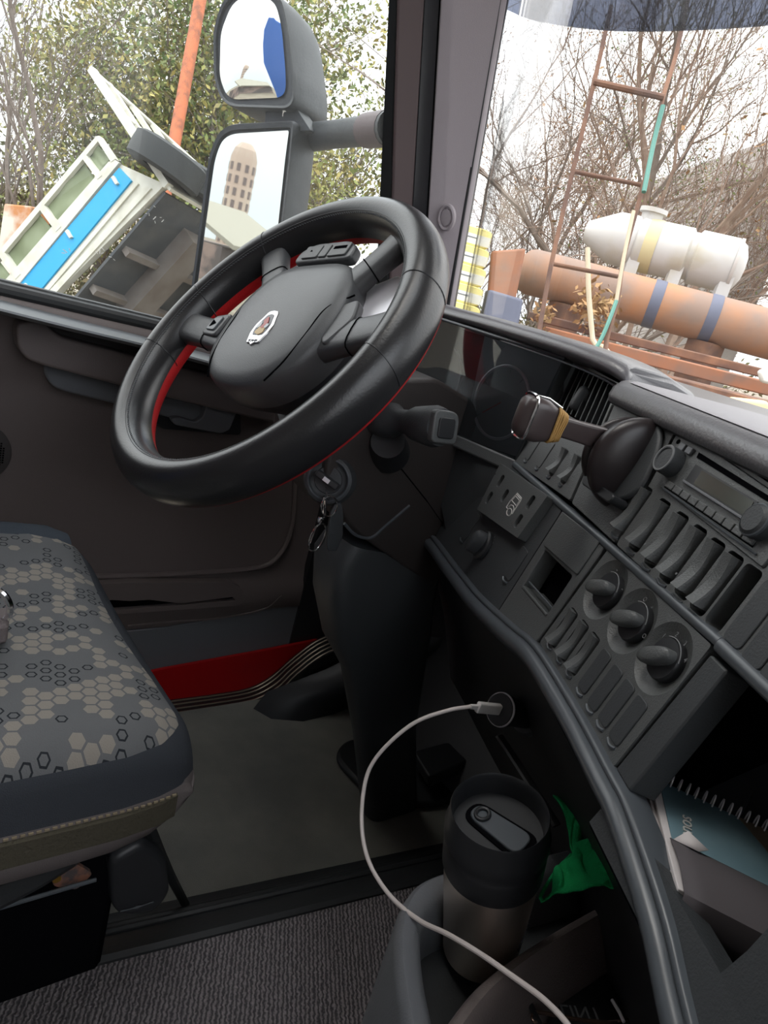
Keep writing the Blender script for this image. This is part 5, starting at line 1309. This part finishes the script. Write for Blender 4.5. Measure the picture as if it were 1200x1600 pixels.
# -- white tank on top
wa_, wb_ = at(975, 375, 7.0), at(1150, 418, 6.7); wb_.z = wa_.z = (wa_.z+wb_.z)/2
wt = empty('white_tank', (wa_.x, wa_.y, ta.z+.21), 'white cylindrical vessel with saddle legs lying on top of the rusty tank', 'tank')
wl = (wb_-wa_).length; wd = (wb_-wa_).normalized(); wr = .245
MB().lathe([(.10, -.38), (.14, -.30), (.24, -.10), (wr, .0), (wr, .10), (wr-.02, .12), (wr, .14), (wr, .60), (wr-.03, .62), (wr-.03, .66), (wr, .68), (wr, wl-.05), (wr-.05, wl+.03), (.1, wl+.07), (0, wl+.08)], wa_, wd, 40).build('vessel', 'tankwhite', wt, ang=50)
MB().lathe([(.10, .15), (.10, .29), (.13, .29), (.13, .33), (.0, .34)], wa_+wd*.18, (0, 0, 1), 28).build('manhole', 'tankwhite', wt)
for q in (.1, .50, .95):
    c = wa_+wd*q; MB().box((c.x, c.y, wa_.z-.22)+bk_*-.10 if False else V((c.x, c.y, wa_.z-.20))-bk_*.16, wd*.055, bk_*.03, V((0, 0, .12))).build('saddle_leg', 'tankwhite', wt)
MB().lathe([(wr+.005, 1.02), (wr+.005, 1.05)], wa_, wd, 40, caps=False).build('weld_band', 'wall_grey', wt)
M['stainyellow'] = mat('yellowed_panel', (.55, .48, .28), .7)
MB().lathe([(wr+.004, .20), (wr+.004, .32)], wa_, wd, 40, caps=False).build('yellowed_band', 'stainyellow', wt)

# -- grey building
g0, g1 = at(985, 308, 17), at(1290, 212, 9.5)
gb = empty('grey_building', (g0.x, g0.y, GZ), 'grey concrete shed with a sloping roof behind the white vessel', 'building')
MB().prism([V((g0.x, g0.y, GZ)), V((g1.x, g1.y, GZ)), g1, g0], V((-.3, .5, 0))+bk_*3).build('shed_wall', 'wall_grey', gb)
MB().prism([g0+V((0, 0, .0)), g1, g1+V((0, 0, .22)), g0+V((0, 0, .22))], bk_*3.3).build('roof_edge', 'wall_grey', gb)
MB().tube([g0+V((0, 0, -.35))-bk_*.05, g1+V((0, 0, -.35))-bk_*.05], .03, 6).build('gutter', 'bark', gb)

# -- leaning ladder of rusty rods
lad = empty('rusty_ladder', gp(900, 500, 3.0), 'thin rusty ladder-like frame standing before the windscreen', 'ladder')
def rod(pts, r, m, name='rail', par=lad): return MB().tube(smooth(pts, 6), r, 8).build(name, m, par)
rod([at(955, 10, 3.1), at(928, 130, 3.05), at(892, 280, 3.0), at(862, 410, 2.95), at(842, 520, 2.9), at(815, 680, 2.8), gp(800, 690, 2.75)], .0095, 'rust_dark')
rod([at(1075, 0, 3.1), at(1055, 90, 3.1), at(1034, 160, 3.05), at(1005, 290, 3.0), at(975, 400, 2.95), at(965, 470, 2.9), at(948, 530, 2.85), at(915, 700, 2.8), gp(905, 710, 2.75)], .0095, 'rust_dark')
M['hose'] = mat('green_hose', (.06, .22, .18), .5); M['hose_tan'] = mat('tan_hose', (.50, .42, .30), .6)
rod([at(1036, 165, 3.0), at(1022, 220, 3.0), at(1006, 300, 2.95)], .010, 'hose', 'green_sleeve'); rod([at(990, 330, 2.93), at(975, 400, 2.9), at(963, 470, 2.88)], .008, 'hose_tan', 'tan_sleeve'); rod([at(963, 470, 2.88), at(952, 500, 2.85), at(938, 532, 2.83), at(915, 570, 2.8)], .008, 'hose', 'green_sleeve')
for (a, b_, r_) in (((928, 128), (1036, 152), .014), ((896, 268), (1006, 290), .009), ((862, 412), (965, 432), .009)):
    rod([at(*a, 3.04), at((a[0]+b_[0])/2, (a[1]+b_[1])/2, 3.03), at(*b_, 3.04)], r_, 'rust_dark', 'rung')
tag(MB().tube(smooth([at(918, 388, 3.2), at(920, 460, 3.15), at(926, 530, 3.1), at(936, 640, 3.0), V((gp(936, 640, 3.0)))], 5), .011, 8).build('cane_pole', 'hose_tan'), 'thin pale cane pole standing between the ladder rails', 'pole')

# -- trees
def tree(name, base, height, seed, label, bark='bark', leafm=None, nleaf=0, lsize=.05, lean=(0, 0), levels=5, r0=.10, spread=.55, group=None, first=.35, kids=3, cat='tree', lspread=.25):
    rg = random.Random(seed); tb_ = MB(); lb = MB(); tips = []
    def grow(p, d, ln, r, lv):
        n = 5; pts = [p]; q = p.copy(); dd = d.copy()
        for i in range(n):
            dd = (dd+V((rg.gauss(0, .13), rg.gauss(0, .13), rg.gauss(.02, .10)))).normalized(); q = q+dd*ln/n; pts.append(q.copy())
        r1 = r*.62
        tb_.tube(pts, [r+(r1-r)*i/n for i in range(n+1)], 6 if lv < 2 else (4 if lv < 4 else 3), caps=False)
        if lv >= levels-1: tips.extend(pts[1:])
        if lv >= levels: return
        for k in range(kids if lv > 0 else kids+1):
            f = rg.uniform(.35 if lv else first, 1.0); i = min(n, int(f*n)); s = pts[i]
            ax = V((rg.gauss(0, 1), rg.gauss(0, 1), rg.gauss(0, .5))); ax = (ax-dd*ax.dot(dd)).normalized()
            nd = (dd+ax*rg.uniform(.5, 1.3)*spread*1.5+V((0, 0, .12))).normalized()
            grow(s, nd, ln*rg.uniform(.55, .80), max(r*(1-.4*f)*rg.uniform(.45, .65), .004), lv+1)
        grow(pts[-1], dd, ln*.7, r1, lv+1)
    d0 = (V((lean[0], lean[1], 1))).normalized()
    grow(V(base), d0, height*.42, r0, 0)
    t = empty(name, base, label, cat, group)
    tb_.build('trunk', bark, t, ang=60)
    if leafm:
        for _ in range(nleaf):
            c = rg.choice(tips); leaves(lb, c, (lspread,)*3, 1, lsize, rg)
        lb.build('foliage', leafm, t, ang=10)
    return t
grp = 'trees beyond the side window'
tree('bare_tree', gp(20, 200, 11), 6.2, 1, 'bare slender tree at the far left of the side window', r0=.055, levels=4, spread=.35, group=grp)
tree('bare_tree', gp(75, 200, 10), 6.5, 2, 'bare slender tree just left of the tipped truck bed peak', r0=.06, levels=4, spread=.35, group=grp)
tree('bare_tree', gp(-30, 200, 12), 6.2, 12, 'bare slender tree cut by the left picture edge', r0=.055, levels=4, spread=.4, group=grp)
tree('leafy_tree', gp(170, 150, 12.5), 7.0, 3, 'olive green leafy tree directly above the truck bed', 'bark', 'leaf', 15000, .055, r0=.09, group=grp, lspread=.30)
tree('leafy_tree', gp(255, 150, 12.0), 6.6, 4, 'olive green leafy tree left of the orange pole', 'bark', 'leaf2', 13000, .055, r0=.08, group=grp, lspread=.30)
tree('leafy_tree', gp(340, 150, 11.5), 5.2, 5, 'leafy tree right of the orange pole beside the mirrors', 'bark', 'leaf', 11000, .05, r0=.08, group=grp, lspread=.28)
tree('leafy_tree', gp(550, 200, 11), 4.6, 6, 'light green leafy tree between the mirrors and the windscreen pillar', 'bark', 'leaf', 8000, .05, r0=.06, group=grp, lspread=.28)
grp = 'trees beyond the windscreen'
tree('bare_tree', gp(760, 300, 12), 7.6, 7, 'thin tree with a few dry leaves next to the windscreen pillar', 'bark_warm', 'leaf_dry', 4500, .026, r0=.05, group=grp, levels=5, lspread=.10)
tree('bare_tree', gp(830, 300, 11), 7.2, 8, 'thin leafy tree left of the ladder', 'bark_warm', 'leaf2', 4500, .026, r0=.06, group=grp, lspread=.10)
tree('bare_tree', gp(985, 300, 9.5), 6.8, 9, 'spreading bare tree behind the white vessel', 'bark', None, r0=.12, group=grp, levels=5, spread=.6, lean=(-.05, 0))
tree('bare_tree', gp(1090, 300, 9.0), 7, 10, 'bare tree rising in front of the grey shed', 'bark_warm', 'leaf_dry', 160, .045, r0=.10, group=grp, levels=5, spread=.55, lspread=.04)
tree('bare_tree', gp(1190, 300, 8.5), 6.8, 11, 'bare tree with hanging brown leaves at the right edge', 'bark_warm', 'leaf_dry', 260, .055, r0=.10, group=grp, levels=5, spread=.55, lspread=.04)
tree('bare_tree', gp(890, 300, 13), 8, 13, 'far bare tree seen through the ladder', 'bark', None, r0=.08, group=grp, levels=5, spread=.5)
# undergrowth
mb = MB(); rg = random.Random(5)
for k in range(60):
    px = rg.uniform(-80, 640); t = rg.uniform(11, 15); c = gp(px, 300, t)
    leaves(mb, c+V((0, 0, rg.uniform(.2, 2.0))), (.45, .45, .40), 330, .06, rg)
tag(mb.build('undergrowth', 'brush', ang=10), 'brown and green undergrowth along the yard beyond the side window', 'undergrowth', kind='stuff')
mb = MB()
for k in range(34):
    px = rg.uniform(690, 1300); t = rg.uniform(10, 13); c = gp(px, 400, t)
    leaves(mb, c+V((0, 0, rg.uniform(.2, 2.0))), (.45, .45, .35), 300, .045, rg)
tag(mb.build('undergrowth', 'brush', ang=10), 'olive undergrowth behind the rusty tank beyond the windscreen', 'undergrowth', kind='stuff')
# overhead wires
tag(MB().tube(smooth([at(480, -20, 9), at(540, 40, 9.3), at(600, 92, 9.6)], 5), .006, 5).build('overhead_wire', 'bark'), 'thin overhead wire crossing the sky right of the upper mirror', 'wire')
tag(MB().tube(smooth([at(-40, 60, 14), at(150, 58, 14), at(330, 62, 14)], 5), .008, 5).build('overhead_wire', 'bark'), 'thin overhead wire crossing behind the leafy trees', 'wire')

# -- what the mirrors see behind the truck
def refl(px, py):
    p = mp_(px, py); d = (p-CAM).normalized(); return p, d-2*d.dot(mnr)*mnr
def rpt(px, py, D):
    p, d = refl(px, py); return p+d*(D/math.hypot(d.x, d.y))
M['tower_wall'] = mat('beige_render', (.52, .40, .34), .8, var=(.15, (.60, .50, .42), .4, .6)); M['tower_dark'] = mat('window_dark', (.18, .14, .14), .5)
tc_ = rpt(372, 300, 110); tz = rpt(378, 222, 110).z
tw = empty('tower_block', (tc_.x, tc_.y, GZ), 'tall beige tower block seen reflected in the door mirrors', 'tower block')
MB().lathe([(1.9, 0), (1.9, tz-GZ-2.0), (1.5, tz-GZ-.8), (.8, tz-GZ)], (tc_.x, tc_.y, GZ), (0, 0, 1), 10).build('tower_wall', 'tower_wall', tw, ang=20)
wnd = MB()
for k in range(int((tz-GZ-3)/1.6)):
    for j in range(10):
        t = 2*math.pi*(j+.5)/10; n_ = V((math.cos(t), math.sin(t), 0)); s_ = V((-n_.y, n_.x, 0))
        wnd.box(V((tc_.x, tc_.y, GZ+1.5+k*1.6))+n_*1.82, s_*.25, V((0, 0, .5)), n_*.05)
wnd.build('windows', 'tower_dark', tw)
sA, sB = rpt(345, 398, 34), rpt(470, 395, 40); szz = rpt(400, 372, 34).z; sz0 = rpt(400, 400, 34).z
sh2 = empty('roadside_shed', ((sA.x+sB.x)/2, (sA.y+sB.y)/2, GZ), 'low grey-roofed shed seen reflected in the lower door mirror', 'shed')
dirS = (sB-sA); dirS.z = 0; nS = V((-dirS.y, dirS.x, 0)).normalized(); nS = -nS if nS.y > 0 else nS
A0 = V((sA.x, sA.y, GZ)); B0 = V((sB.x, sB.y, GZ))
M['shed_roof'] = mat('shed_roof_grey', (.34, .32, .27), .8); M['shed_wall'] = mat('shed_wall_brown', (.30, .22, .20), .8, var=(.6, (.12, .10, .10), .45, .55))
MB().prism([A0, B0, B0+V((0, 0, sz0-GZ)), A0+V((0, 0, sz0-GZ))], nS*6).build('shed_wall', 'shed_wall', sh2)
MB().prism([A0+V((0, 0, sz0-GZ))-nS*.6, B0+V((0, 0, sz0-GZ))-nS*.6, B0+V((0, 0, szz+1.0-GZ))+nS*4, A0+V((0, 0, szz+1.0-GZ))+nS*4], V((0, 0, .2))).build('shed_roof', 'shed_roof', sh2)
bt = empty('blue_trailer', (0, -5, GZ), 'blue curtain-sided trailer behind the cab, seen in the upper door mirror', 'trailer')
MB().abox(-1.27, 1.27, -11, -1.7, GZ+1.0, GZ+3.6).build('curtain_body', 'blue_trailer' if 'blue_trailer' in M else M.setdefault('blue_trailer', mat('blue_tarpaulin', (.02, .12, .48), .5, bump=(2, .4))), bt, bevel=.02)
MB().abox(-1.2, 1.2, -11, -1.7, GZ+.7, GZ+1.0).build('chassis', 'black', bt)
for y in (-8.8, -7.6): MB().lathe([(.5, 0), (.5, .3)], (-1.2, y, GZ+.5), (1, 0, 0), 28).build('wheel', 'tyre', bt)
